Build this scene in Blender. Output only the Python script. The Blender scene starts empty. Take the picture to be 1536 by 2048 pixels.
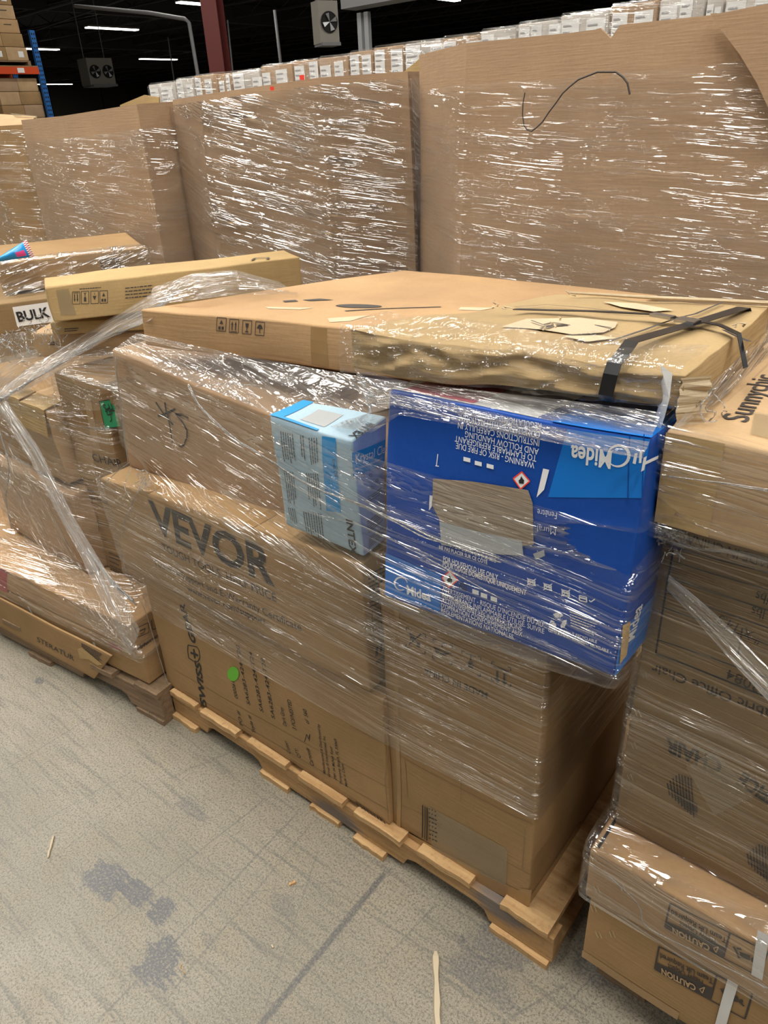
import bpy, math, random
import numpy as np
from mathutils import Vector, Matrix, noise
random.seed(7)
SC = bpy.context.scene
COL = SC.collection

# ------------------------------------------------------------------ camera
F = 1478.0
def nz(v):
    v = np.array(v, float); return v / np.linalg.norm(v)
_Z = -nz([147, -2757, -F]); _X = -nz([-2035, 684, -F]); _X = nz(_X - _Z * _X.dot(_Z)); _Y = np.cross(_Z, _X)
R = np.array([_X, _Y, _Z])
EYE = np.array([0, 0, 1.555])
cam_d = bpy.data.cameras.new('camera'); cam = bpy.data.objects.new('camera', cam_d); COL.objects.link(cam)
cam_d.sensor_fit = 'VERTICAL'; cam_d.sensor_height = 36.0; cam_d.lens = F / 2048 * 36.0
cam_d.clip_start = 0.05; cam_d.clip_end = 300
M = Matrix([[*R[0], EYE[0]], [*R[1], EYE[1]], [*R[2], EYE[2]], [0, 0, 0, 1]])
cam.matrix_world = M
SC.camera = cam

# ------------------------------------------------------------------ world, exposure
w = bpy.data.worlds.new('world'); SC.world = w; w.use_nodes = True
w.node_tree.nodes['Background'].inputs[0].default_value = (1.0, 0.93, 0.85, 1)
w.node_tree.nodes['Background'].inputs[1].default_value = 0.03
SC.view_settings.view_transform = 'Standard'; SC.view_settings.look = 'None'
SC.view_settings.gamma = 1; SC.view_settings.use_curve_mapping = False
SC.view_settings.exposure = -0.12
SC.cycles.sample_clamp_indirect = 4.0
SC.cycles.transparent_max_bounces = 16
SC.cycles.max_bounces = 4; SC.cycles.diffuse_bounces = 3; SC.cycles.glossy_bounces = 2
SC.cycles.adaptive_threshold = 0.05
LAMP_POWER = 105.0
LAMP_COL = (1.0, 0.95, 0.86)
LAMP_Z = 5.4

# ------------------------------------------------------------------ pixel rays
def ray(x, y): return R @ np.array([x - 768.0, 1024.0 - y, -F])
def hit(x, y, ax, val):
    d = ray(x, y); return EYE + d * ((val - EYE[ax]) / d[ax])
def hy(x, y, Y): return hit(x, y, 1, Y)
def hz(x, y, Z): return hit(x, y, 2, Z)
def hx(x, y, X): return hit(x, y, 0, X)
def hplane(x, y, p, n):
    d = ray(x, y); return EYE + d * (np.dot(np.array(p) - EYE, n) / d.dot(n))

# ------------------------------------------------------------------ materials
MATS = {}
class NT:
    def __init__(s, name):
        s.m = bpy.data.materials.new(name); s.m.use_nodes = True
        s.t = s.m.node_tree; s.t.nodes.clear(); MATS[name] = s.m
        s.out = s.t.nodes.new('ShaderNodeOutputMaterial')
    def n(s, kind, ins=None, **kw):
        nd = s.t.nodes.new('ShaderNode' + kind)
        for k, v in kw.items(): setattr(nd, k, v)
        for k, v in (ins or {}).items():
            if isinstance(v, bpy.types.NodeSocket): s.t.links.new(v, nd.inputs[k])
            else: nd.inputs[k].default_value = v
        return nd
    def math(s, op, a, b=0.0, c=None, clamp=False):
        nd = s.t.nodes.new('ShaderNodeMath'); nd.operation = op; nd.use_clamp = clamp
        for i, v in enumerate((a, b) if c is None else (a, b, c)):
            if isinstance(v, bpy.types.NodeSocket): s.t.links.new(v, nd.inputs[i])
            else: nd.inputs[i].default_value = v
        return nd.outputs[0]
    def mix(s, f, a, b):
        nd = s.t.nodes.new('ShaderNodeMix'); nd.data_type = 'RGBA'
        for i, v in ((0, f), (6, a), (7, b)):
            if isinstance(v, bpy.types.NodeSocket): s.t.links.new(v, nd.inputs[i])
            else: nd.inputs[i].default_value = v if i == 0 else (*v, 1) if len(v) == 3 else v
        return nd.outputs[2]
    def ramp(s, f, p0, p1):
        nd = s.n('MapRange', {0: f, 1: p0, 2: p1, 3: 0.0, 4: 1.0}); return nd.outputs[0]
    def noise(s, vec, scale, detail=3, rough=.5):
        return s.n('TexNoise', {'Vector': vec, 'Scale': scale, 'Detail': detail, 'Roughness': rough}).outputs[0]
    def bsdf(s, **kw):
        b = s.n('BsdfPrincipled')
        for k, v in kw.items():
            k = k.replace('_', ' ')
            if isinstance(v, bpy.types.NodeSocket): s.t.links.new(v, b.inputs[k])
            else: b.inputs[k].default_value = (*v, 1) if isinstance(v, tuple) and len(v) == 3 else v
        s.t.links.new(b.outputs[0], s.out.inputs[0]); return b

def plain(name, col, rough=.6, metal=0.0, spec=.4, emis=None):
    t = NT(name); kw = dict(Base_Color=col, Roughness=rough, Metallic=metal)
    b = t.bsdf(**kw); b.inputs['Specular IOR Level'].default_value = spec
    if emis: b.inputs['Emission Color'].default_value = (*col, 1); b.inputs['Emission Strength'].default_value = emis
    return t.m

def obj_vec(t):
    tc = t.n('TexCoord').outputs['Object']; oi = t.n('ObjectInfo').outputs['Random']
    sh = t.n('VectorMath', {0: tc, 1: t.n('CombineXYZ', {0: t.math('MULTIPLY', oi, 37.0), 1: t.math('MULTIPLY', oi, 11.0), 2: 0.0}).outputs[0]}, operation='ADD')
    return sh.outputs[0]

def kraft(name, col, var=.10, rough=.72, stain=.25, bump=.15):
    t = NT(name); v = obj_vec(t)
    n1 = t.noise(v, 3.0, 4, .6); n2 = t.noise(v, 140.0, 2, .6)
    fl = t.n('Mapping', {'Vector': v, 'Scale': (4, 4, 60)}).outputs[0]; n3 = t.noise(fl, 3.0, 2)
    d = tuple(c * (1 - stain) for c in col); l = tuple(min(1, c * (1 + var)) for c in col)
    c = t.mix(t.ramp(n1, .3, .7), d, l)
    c = t.mix(t.math('MULTIPLY', t.ramp(n2, .35, .7), .18), c, tuple(x * .6 for x in col))
    c = t.mix(t.math('MULTIPLY', t.ramp(n3, .35, .65), .12), c, tuple(x * .75 for x in col))
    h = t.math('ADD', t.math('MULTIPLY', n3, .5), n1)
    bp = t.n('Bump', {'Height': h, 'Strength': bump, 'Distance': .01}).outputs[0]
    b = t.bsdf(Base_Color=c, Roughness=rough, Normal=bp); b.inputs['Specular IOR Level'].default_value = .25
    return t.m
kraft('kraft_mid', (.40, .25, .118))
kraft('kraft_light', (.56, .38, .215))
kraft('kraft_warm', (.51, .32, .165))
kraft('kraft_dark', (.30, .20, .10))
kraft('kraft_grey', (.43, .29, .18), stain=.12)
kraft('kraft_yellow', (.53, .365, .17))
kraft('kraft_crumpled', (.46, .325, .165), stain=.25, bump=.35)
kraft('torn_liner', (.62, .50, .34), var=.2, bump=.8)
kraft('grey_liner', (.30, .24, .18), var=.2, bump=.4)
kraft('box_blue', (.008, .062, .33), var=.3, rough=.32, stain=.15, bump=.03)
kraft('box_ice', (.44, .60, .72), var=.15, rough=.4, stain=.12, bump=.1)
kraft('box_periwinkle', (.36, .48, .78), var=.15, rough=.4, stain=.15, bump=.1)
kraft('pale_carton', (.60, .56, .52), var=.2, rough=.5, stain=.3)
plain('ink_black', (.018, .018, .02), .6); plain('ink_soft', (.06, .05, .045), .6)
plain('ink_white', (.80, .82, .85), .5); plain('ink_red', (.55, .03, .04), .5)
plain('ink_cyan', (.005, .17, .62), .35); plain('ink_sky', (.03, .30, .68), .4)
plain('ink_silver', (.42, .44, .46), .3); plain('label_white', (.82, .82, .82), .5); plain('label_grey', (.40, .40, .42), .6)
plain('label_green', (.012, .30, .12), .5); plain('dot_green', (.13, .50, .03), .5)
plain('ink_pink', (.62, .14, .20), .5); plain('ink_darkred', (.42, .05, .06), .5)
plain('strap_black', (.012, .013, .016), .28, spec=.6); plain('strap_white', (.70, .70, .70), .3)
plain('steel', (.5, .5, .5), .3, 1.0); plain('staple', (.75, .68, .5), .3, 1.0)
plain('bag_blue', (.02, .30, .72), .25); plain('bag_pink', (.80, .08, .30), .3)
plain('paint_red', (.10, .018, .016), .45); plain('paint_orange', (.62, .07, .015), .45); plain('paint_blue', (.02, .13, .42), .4)
plain('galvanised', (.42, .43, .45), .45, .5); plain('unit_grey', (.30, .28, .25), .5); plain('black', (.01, .01, .01), .7)
plain('ceiling_dark', (.016, .014, .015), .9); plain('joist_dark', (.09, .08, .082), .8)
plain('pipe_grey', (.20, .20, .21), .5)
plain('lamp_on', (1.0, .98, .90), .5, emis=9.0)
plain('wall_dark', (.05, .045, .042), .9); plain('wall_beige', (.16, .14, .12), .9)
t = NT('pack_tape'); v = obj_vec(t)
t.bsdf(Base_Color=t.mix(t.ramp(t.noise(v, 8.0), .3, .7), (.30, .17, .07), (.40, .25, .11)), Roughness=.22)
t = NT('clear_tape')
tr = t.n('BsdfTransparent', {0: (.93, .92, .88, 1)}); gl = t.n('BsdfGlossy', {'Color': (1, 1, 1, 1), 'Roughness': .2}); df = t.n('BsdfDiffuse', {0: (.42, .35, .24, 1)})
m1 = t.n('MixShader', {0: .35, 1: tr.outputs[0], 2: df.outputs[0]}); m2 = t.n('MixShader', {0: .06, 1: m1.outputs[0], 2: gl.outputs[0]})
t.t.links.new(m2.outputs[0], t.out.inputs[0])

def wood(name, a, b, stains=()):
    t = NT(name); tc = t.n('TexCoord').outputs['Object']; v = obj_vec(t)
    g = t.n('Mapping', {'Vector': v, 'Scale': (3, 30, 60)}).outputs[0] if not stains else t.n('Mapping', {'Vector': v, 'Scale': (3, 60, 70)}).outputs[0]
    n1 = t.noise(g, 1.6, 4, .65); n2 = t.noise(v, 90, 2)
    c = t.mix(t.ramp(n1, .32, .68), a, b); c = t.mix(t.math('MULTIPLY', t.ramp(n2, .55, .7), .25), c, tuple(x * .4 for x in a))
    for (p, r, col) in stains:
        d = t.n('VectorMath', {0: t.n('VectorMath', {0: tc, 1: p}, operation='SUBTRACT').outputs[0], 1: (1 / r[0], 1, 1 / r[1])}, operation='MULTIPLY').outputs[0]
        ln = t.n('VectorMath', {0: d}, operation='LENGTH').outputs['Value']
        k = t.math('ADD', ln, t.math('MULTIPLY', t.math('SUBTRACT', n1, .5), .9))
        c = t.mix(t.math('MULTIPLY', t.ramp(k, 1.0, .55), .75), c, col)
    bp = t.n('Bump', {'Height': n1, 'Strength': .4, 'Distance': .003}).outputs[0]
    t.bsdf(Base_Color=c, Roughness=.75, Normal=bp); return t.m
wood('wood_new', (.42, .24, .10), (.62, .41, .20))
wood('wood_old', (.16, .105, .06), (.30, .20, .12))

# stretch film: clear, with thin sharp folds along u that scatter and glint
def film(name, haze=.05, streak=.35, gloss=1.0, vs=60.0, us=3.0, bump=1.0, tilt=.06, rough=.09, cover=1.0):
    t = NT(name); uv = t.n('UVMap').outputs[0]
    sp = t.n('SeparateXYZ', {0: uv}); u, v = sp.outputs[0], sp.outputs[1]
    low = t.n('CombineXYZ', {0: t.math('MULTIPLY', u, 1.6), 1: t.math('MULTIPLY', v, 4.0), 2: 0.0}).outputs[0]
    wv = t.noise(low, 1.0, 3, .5)
    v2 = t.math('ADD', t.math('ADD', v, t.math('MULTIPLY', wv, .045)), t.math('MULTIPLY', u, tilt))
    def st(a, b, det=2, off=0.0):
        return t.noise(t.n('CombineXYZ', {0: t.math('MULTIPLY', u, a), 1: t.math('MULTIPLY', v2, b), 2: off}).outputs[0], 1.0, det, .5)
    def ridge(n, k):   # a narrow crest where the noise crosses its mean
        return t.math('SUBTRACT', 1.0, t.math('MULTIPLY', t.math('ABSOLUTE', t.math('SUBTRACT', n, .5)), k), clamp=True)
    r1 = ridge(st(us, vs), 16.0); r2 = ridge(st(us * 1.7, vs * 1.9, 2, 5.0), 12.0); r3 = ridge(st(us * .35, vs * .45, 2, 9.0), 22.0)
    gate = t.ramp(st(us * 3.2, vs * .5, 2, 3.0), .44, .58)
    amp = t.ramp(t.noise(low, 1.9, 3, .6), .36, .60)
    a2 = t.math('MULTIPLY_ADD', amp, .75, .25)
    rr = t.math('ADD', t.math('ADD', t.math('MULTIPLY', t.math('MULTIPLY', r1, gate), a2), t.math('MULTIPLY', t.math('MULTIPLY', r2, amp), t.math('MULTIPLY', gate, .6))), t.math('MULTIPLY', r3, .55), clamp=True)
    wob = st(us * 6, vs * .25, 3, 7.0)
    h = t.math('ADD', rr, t.math('MULTIPLY', wob, .7))
    bp = t.n('Bump', {'Height': h, 'Strength': bump, 'Distance': .0035}).outputs[0]
    gl = t.n('BsdfGlossy', {'Color': (1, 1, 1, 1), 'Roughness': rough, 'Normal': bp})
    fr = t.math('MINIMUM', t.n('Fresnel', {'IOR': 1.45, 'Normal': bp}).outputs[0], .12)
    gfac = t.math('MULTIPLY', t.math('ADD', fr, t.math('MULTIPLY', rr, .22)), gloss, clamp=True)
    hz_ = t.math('ADD', t.math('MULTIPLY', rr, streak), t.math('MULTIPLY_ADD', amp, haze * .8, haze * .5), clamp=True)
    df = t.n('BsdfDiffuse', {0: (.82, .81, .80, 1)}); tl = t.n('BsdfTranslucent', {0: (.78, .77, .76, 1)})
    dd = t.n('MixShader', {0: .35, 1: df.outputs[0], 2: tl.outputs[0]})
    tr = t.n('BsdfTransparent', {0: (.985, .985, .98, 1)})
    m1 = t.n('MixShader', {0: hz_, 1: tr.outputs[0], 2: dd.outputs[0]})
    m2 = t.n('MixShader', {0: gfac, 1: m1.outputs[0], 2: gl.outputs[0]})
    t.t.links.new(m2.outputs[0], t.out.inputs[0]); return t.m
film('film', .018, .10, vs=85, us=1.5, gloss=1.2, bump=.9)
film('film_bin', .05, .10, vs=60, us=2.0, tilt=.08, gloss=.8)
film('film_bundle', .16, .45, gloss=1.6, vs=150, us=1.0, tilt=0)
film('film_heavy', .07, .20, gloss=2.2, vs=56, us=1.8, tilt=.16)
t = NT('film_rope'); v = t.n('TexCoord').outputs['Object']
bp = t.n('Bump', {'Height': t.noise(v, 120, 3), 'Strength': 1.0, 'Distance': .006}).outputs[0]
gl = t.n('BsdfGlossy', {'Color': (1, 1, 1, 1), 'Roughness': .12, 'Normal': bp}); df = t.n('BsdfDiffuse', {0: (.75, .75, .74, 1)}); tr = t.n('BsdfTransparent')
m1 = t.n('MixShader', {0: .30, 1: tr.outputs[0], 2: df.outputs[0]}); m2 = t.n('MixShader', {0: t.math('ADD', t.n('Fresnel', {'IOR': 1.5, 'Normal': bp}).outputs[0], .08), 1: m1.outputs[0], 2: gl.outputs[0]})
t.t.links.new(m2.outputs[0], t.out.inputs[0])

# ------------------------------------------------------------------ mesh helpers
def tag(o, label=None, cat=None, group=None, kind=None):
    if label: o['label'] = label
    if cat: o['category'] = cat
    if group: o['group'] = group
    if kind: o['kind'] = kind
    return o
def link(name, V, Fc, mat, parent=None, origin=None, uv=None, smooth=False, mats=None, midx=None):
    V = np.array(V, float)
    if parent is not None: org = np.array(parent['_o'])
    else: org = np.array(origin if origin is not None else [(V[:, 0].min() + V[:, 0].max()) / 2, (V[:, 1].min() + V[:, 1].max()) / 2, V[:, 2].min()])
    me = bpy.data.meshes.new(name); me.from_pydata((V - org).tolist(), [], [tuple(f) for f in Fc]); me.update()
    for mm in (mats or [mat]): me.materials.append(MATS[mm])
    if midx is not None: me.polygons.foreach_set('material_index', midx)
    if uv is not None:
        l = me.uv_layers.new(name='UVMap'); li = np.zeros(len(me.loops), int); me.loops.foreach_get('vertex_index', li)
        l.data.foreach_set('uv', np.array(uv, float)[li].ravel())
    if smooth: me.polygons.foreach_set('use_smooth', [True] * len(me.polygons))
    o = bpy.data.objects.new(name, me); COL.objects.link(o)
    if parent is not None: o.parent = parent
    else: o.location = org
    o['_o'] = org.tolist(); return o
def empty(name, loc):
    o = bpy.data.objects.new(name, None); COL.objects.link(o); o.location = loc; o['_o'] = list(map(float, loc)); return o
def box_vf(a, b):
    a = np.minimum(a, b); b = np.maximum(np.array(a), b) if False else np.array(b)
    x0, y0, z0 = a; x1, y1, z1 = b
    V = [(x0, y0, z0), (x1, y0, z0), (x1, y1, z0), (x0, y1, z0), (x0, y0, z1), (x1, y0, z1), (x1, y1, z1), (x0, y1, z1)]
    return V, [(0, 3, 2, 1), (4, 5, 6, 7), (0, 1, 5, 4), (1, 2, 6, 5), (2, 3, 7, 6), (3, 0, 4, 7)]
def join(parts):
    V, Fc = [], []
    for v, f in parts:
        k = len(V); V += [tuple(p) for p in v]; Fc += [tuple(i + k for i in q) for q in f]
    return V, Fc
def obox(c, ax, sz):
    """oriented box: centre, 3 axes, 3 sizes"""
    c = np.array(c); ax = [np.array(a) * s / 2 for a, s in zip(ax, sz)]
    V = [c + sx * ax[0] + sy * ax[1] + sz_ * ax[2] for sz_ in (-1, 1) for sy in (-1, 1) for sx in (-1, 1)]
    return V, [(0, 2, 3, 1), (4, 5, 7, 6), (0, 1, 5, 4), (1, 3, 7, 5), (3, 2, 6, 7), (2, 0, 4, 6)]
def tube(P, r, n=6):
    P = [np.array(p, float) for p in P]; V, Fc = [], []
    rr = r if isinstance(r, (list, tuple)) else [r] * len(P)
    for i, p in enumerate(P):
        d = P[min(i + 1, len(P) - 1)] - P[max(i - 1, 0)]; d = d / (np.linalg.norm(d) + 1e-9)
        a = np.cross(d, [0, 0, 1]) if abs(d[2]) < .9 else np.cross(d, [1, 0, 0]); a /= np.linalg.norm(a); b = np.cross(d, a)
        for k in range(n):
            an = 2 * math.pi * k / n; V.append(p + rr[i] * (math.cos(an) * a + math.sin(an) * b))
    for i in range(len(P) - 1):
        for k in range(n): Fc.append((i * n + k, i * n + (k + 1) % n, (i + 1) * n + (k + 1) % n, (i + 1) * n + k))
    Fc.append(tuple(range(n))[::-1]); Fc.append(tuple((len(P) - 1) * n + k for k in range(n)))
    return V, Fc
def bevel(o, wd=.004, seg=2):
    m = o.modifiers.new('b', 'BEVEL'); m.width = wd; m.segments = seg; m.limit_method = 'ANGLE'; m.angle_limit = .7; return o
def nv(p, f, s=0.0):
    q = noise.noise_vector(Vector((p[0] * f + s, p[1] * f + s * .7, p[2] * f - s))); return np.array(q)

# ------------------------------------------------------------------ cartons
FACES = {'front': (0, 1, 2, 3), 'back': (5, 4, 7, 6), 'right': (1, 5, 6, 2), 'left': (4, 0, 3, 7), 'top': (4, 5, 1, 0), 'bottom': (3, 2, 6, 7)}
class Carton:
    """a closed carton with 8 corners (front TL TR BR BL, back TL TR BR BL), softly dented"""
    def __init__(s, name, C8, mat, label, cat='box', group=None, amp=.003, fr=5.0, bulge=.004, seed=0.0, n=14, amp2=0.0, fr2=30.0, bev=.004, parent=None, kind=None, fold=0.0):
        s.fold = fold
        s.C = [np.array(c, float) for c in C8]; s.amp, s.fr, s.bulge, s.seed, s.amp2, s.fr2 = amp, fr, bulge, seed, amp2, fr2
        V, Fc, idx = [], [], {}
        ce = sum(s.C) / 8
        for fn, q in FACES.items():
            g = {}
            for i in range(n + 1):
                for j in range(n + 1):
                    p = s.surf(fn, i / n, j / n)
                    k = tuple(np.round(p, 5))
                    if k not in idx: idx[k] = len(V); V.append(p)
                    g[i, j] = idx[k]
            for i in range(n):
                for j in range(n): Fc.append((g[i, j], g[i, j + 1], g[i + 1, j + 1], g[i + 1, j]))
        s.o = link(name, V, Fc, mat, parent, smooth=True); 
        if bev: bevel(s.o, bev)
        if parent is None: tag(s.o, label, cat, group, kind)
        elif label: s.o['label'] = label
    def normal(s, f):
        q = FACES[f]; a, b, c, d = (s.C[i] for i in q); n = np.cross(c - a, b - d)
        n = np.cross(b - a, d - a) + np.cross(b - c, d - c) * -1 if False else n
        n = n / np.linalg.norm(n)
        return n if n.dot((a + b + c + d) / 4 - sum(s.C) / 8) > 0 else -n
    def surf(s, f, u, v, off=0.0):
        a, b, c, d = (s.C[i] for i in FACES[f])
        p = (a * (1 - u) + b * u) * (1 - v) + (d * (1 - u) + c * u) * v
        n = s.normal(f)
        q = p + nv(p, s.fr, s.seed) * s.amp
        if s.amp2: q = q + nv(p, s.fr2, s.seed) * s.amp2
        uu, vv = min(max(u, 0), 1), min(max(v, 0), 1)
        k = s.bulge * (1 if f not in ('top', 'bottom') else -.5)
        z = k * 16 * uu * (1 - uu) * vv * (1 - vv) + off
        if s.fold and f == 'front':
            e = min(1.0, 8 * min(uu, 1 - uu, vv, 1 - vv)); z += e * s.fold * (math.sin(vv * 10 + 4 * noise.noise(Vector((uu * 6, vv, s.seed)))) + 1.8 * noise.noise(Vector((uu * 14, vv * 4, s.seed))))
        return q + n * z
    def uv(s, f, x, y):
        a, b, c, d = (s.C[i] for i in FACES[f]); n = s.normal(f); P = hplane(x, y, (a + b + c + d) / 4, n); return s.uvp(f, P)
    def uvp(s, f, P):
        a, b, c, d = (s.C[i] for i in FACES[f]); u = v = .5
        for _ in range(6):
            p = (a * (1 - u) + b * u) * (1 - v) + (d * (1 - u) + c * u) * v
            du = (b - a) * (1 - v) + (c - d) * v; dv = (d - a) * (1 - u) + (c - b) * u
            s_, *_r = np.linalg.lstsq(np.stack([du, dv], 1), P - p, rcond=None); u += s_[0]; v += s_[1]
        return np.array([u, v])

_tc = {}
def text2d(st, bold):
    k = (st, bold)
    if k in _tc: return _tc[k]
    cu = bpy.data.curves.new('tx', 'FONT'); cu.body = st; cu.size = 1; cu.fill_mode = 'FRONT'; cu.offset = bold; cu.resolution_u = 3
    o = bpy.data.objects.new('tx', cu); COL.objects.link(o)
    dg = bpy.context.evaluated_depsgraph_get(); me = bpy.data.meshes.new_from_object(o.evaluated_get(dg))
    V = np.array([v.co[:] for v in me.vertices]) if len(me.vertices) else np.zeros((0, 3)); Fc = [tuple(p.vertices) for p in me.polygons]
    bpy.data.objects.remove(o); bpy.data.curves.remove(cu); bpy.data.meshes.remove(me)
    _tc[k] = (V, Fc); return _tc[k]

class Ink:
    """print lying on one face of a carton; all pieces of one ink make one part"""
    def __init__(s, c, f, mat, off=.0012): s.c, s.f, s.mat, s.off = c, f, mat, off; s.V, s.F, s.cut = [], [], [0]
    def _uv(s, p): return s.c.uv(s.f, *p)
    def _add(s, UV, Fc, off=None):
        k = len(s.V); s.V += [s.c.surf(s.f, a, b, s.off if off is None else off) for a, b in UV]; s.F += [tuple(i + k for i in q) for q in Fc]; s.cut.append(len(s.F))
    def text(s, st, A, B, h=None, bold=.012, uvmode=False):
        V, Fc = text2d(st, bold)
        if not len(V): return s
        ua, ub = (np.array(A), np.array(B)) if uvmode else (s._uv(A), s._uv(B))
        q = [s.c.C[i] for i in FACES[s.f]]; ex, ey = q[1] - q[0], q[3] - q[0]
        d = (ub[0] - ua[0]) * ex + (ub[1] - ua[1]) * ey; L = np.linalg.norm(d); n = s.c.normal(s.f); up = np.cross(n, d / L)
        x0, x1 = V[:, 0].min(), V[:, 0].max(); sc = L / (x1 - x0); sy = sc if h is None else h / .72
        du, *_ = np.linalg.lstsq(np.stack([ex, ey], 1), up, rcond=None)
        UV = [ua + (ub - ua) * ((p[0] - x0) / (x1 - x0)) + du * p[1] * sy for p in V]
        s._add(UV, Fc); return s
    def quad(s, a, b, c, d, n=6, uvmode=False, off=None):
        Q = [np.array(p) if uvmode else s._uv(p) for p in (a, b, c, d)]
        UV = [(Q[0] * (1 - i / n) + Q[1] * i / n) * (1 - j / n) + (Q[3] * (1 - i / n) + Q[2] * i / n) * j / n for i in range(n + 1) for j in range(n + 1)]
        s._add(UV, [(i * (n + 1) + j, i * (n + 1) + j + 1, (i + 1) * (n + 1) + j + 1, (i + 1) * (n + 1) + j) for i in range(n) for j in range(n)], off); return s
    def line(s, pts, w=.0015, uvmode=False, off=None):
        U = [np.array(p) if uvmode else s._uv(p) for p in pts]
        q = [s.c.C[i] for i in FACES[s.f]]; ex, ey = q[1] - q[0], q[3] - q[0]; n = s.c.normal(s.f)
        for a, b in zip(U[:-1], U[1:]):
            d = (b[0] - a[0]) * ex + (b[1] - a[1]) * ey; L = np.linalg.norm(d) + 1e-9; up = np.cross(n, d / L) * w / 2
            du, *_ = np.linalg.lstsq(np.stack([ex, ey], 1), up, rcond=None)
            m = max(1, int(L / .04)); UV = []
            for i in range(m + 1):
                p = a + (b - a) * i / m; UV += [p + du, p - du]
            s._add(UV, [(2 * i, 2 * i + 1, 2 * i + 3, 2 * i + 2) for i in range(m)], off)
        return s
    def disc(s, ctr, rx, ry, n=16, ring=0.0):
        c = np.array(ctr, float); P = [c + (rx * math.cos(2 * math.pi * k / n), ry * math.sin(2 * math.pi * k / n)) for k in range(n)]
        if ring: s.line([*P, P[0]], ring); return s
        s._add([s._uv(p) for p in P], [tuple(range(n))]); return s
    def poly(s, pts, uvmode=False):
        U = [np.array(p) if uvmode else s._uv(p) for p in pts]; s._add(U, [tuple(range(len(U)))]); return s
    def bars(s, a, b, c, d, k, fill=.45, jag=.25, seed=1):
        """k thin lines of illegible small print inside a quad, running a->b"""
        rnd = random.Random(seed); Q = [s._uv(p) for p in (a, b, c, d)]
        for i in range(k):
            v0 = (i + .5 - fill / 2) / k; v1 = v0 + fill / k; e = 1 - rnd.random() * jag; x = 0.0
            while x < e:
                l = rnd.uniform(.04, .14); g = min(x + l, e)
                W = []
                for (uu, vv) in ((x, v0), (g, v0), (g, v1), (x, v1)): W.append((Q[0] * (1 - uu) + Q[1] * uu) * (1 - vv) + (Q[3] * (1 - uu) + Q[2] * uu) * vv)
                s._add(W, [(0, 1, 2, 3)]); x = g + .018
        return s
    def done(s, name='printing', label=None, smooth=True):
        # keep the winding facing outward
        n = s.c.normal(s.f); V = np.array(s.V); Fc = []
        for q in s.F:
            k = np.cross(V[q[1]] - V[q[0]], V[q[2]] - V[q[0]]); Fc.append(q if k.dot(n) > 0 else q[::-1])
        parts = list(zip(s.cut[:-1], s.cut[1:])) if name.split('_')[-1] in ('panel', 'patch', 'tape', 'label', 'sheet', 'band', 'scar') else [(0, len(Fc))]
        for a, b in parts:
            fc = Fc[a:b]; used = sorted({i for q in fc for i in q}); mp = {v: i for i, v in enumerate(used)}
            o = link(name, V[used], [tuple(mp[i] for i in q) for q in fc], s.mat, s.c.o)
            if label: o['label'] = label
        return o

def rbox(x0, x1, y0, y1, z0, z1):
    return [np.array(p, float) for p in ((x0, y0, z1), (x1, y0, z1), (x1, y0, z0), (x0, y0, z0), (x0, y1, z1), (x1, y1, z1), (x1, y1, z0), (x0, y1, z0))]
def qbox(TL, TR, BR, BL, Y, D, dx=(0, 0), dz=(0, 0)):
    """front corners by photo position on the plane y=Y (Y one value or four), D deep"""
    Ys = Y if isinstance(Y, (tuple, list)) else (Y,) * 4
    f = [hy(*p, y) for p, y in zip((TL, TR, BR, BL), Ys)]
    return f + [p + np.array([dx[0 if i in (0, 3) else 1], D, dz[0 if i < 2 else 1]]) for i, p in enumerate(f)]

# ------------------------------------------------------------------ stretch film sheets
def sheet(name, P, uv, mat, parent, wr=.0015, fu=2.0, fv=35.0, seed=0, label=None, closed=False):
    """P[i][j] grid, wrinkled along its normal"""
    P = np.array(P, float); ni, nj = P.shape[:2]; uv = np.array(uv, float)
    du = np.gradient(P, axis=0); dv = np.gradient(P, axis=1); N = np.cross(du, dv); N /= (np.linalg.norm(N, axis=2, keepdims=True) + 1e-9)
    for i in range(ni):
        for j in range(nj):
            u, v = uv[i, j]; k = noise.noise(Vector((u * fu + seed, (v + .08 * noise.noise(Vector((u * 1.2, v * 2, seed)))) * fv, seed)))
            P[i, j] += N[i, j] * wr * k
    V = P.reshape(-1, 3); Fc = [(i * nj + j, (i + 1) * nj + j, (i + 1) * nj + j + 1, i * nj + j + 1) for i in range(ni - 1) for j in range(nj - 1)]
    o = link(name, V, Fc, mat, parent, uv=uv.reshape(-1, 2), smooth=True)
    if label: o['label'] = label
    return o
EDG = [(0, 1), (1, 2), (2, 3), (3, 0), (4, 5), (5, 6), (6, 7), (7, 4), (0, 4), (1, 5), (2, 6), (3, 7)]
def hull2(pts):
    pts = sorted(set((round(p[0], 5), round(p[1], 5)) for p in pts)); 
    def half(ps):
        h = []
        for p in ps:
            while len(h) > 1 and (h[-1][0] - h[-2][0]) * (p[1] - h[-2][1]) - (h[-1][1] - h[-2][1]) * (p[0] - h[-2][0]) <= 0: h.pop()
            h.append(p)
        return h
    a, b = half(pts), half(pts[::-1]); return np.array(a[:-1] + b[:-1])
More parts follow.
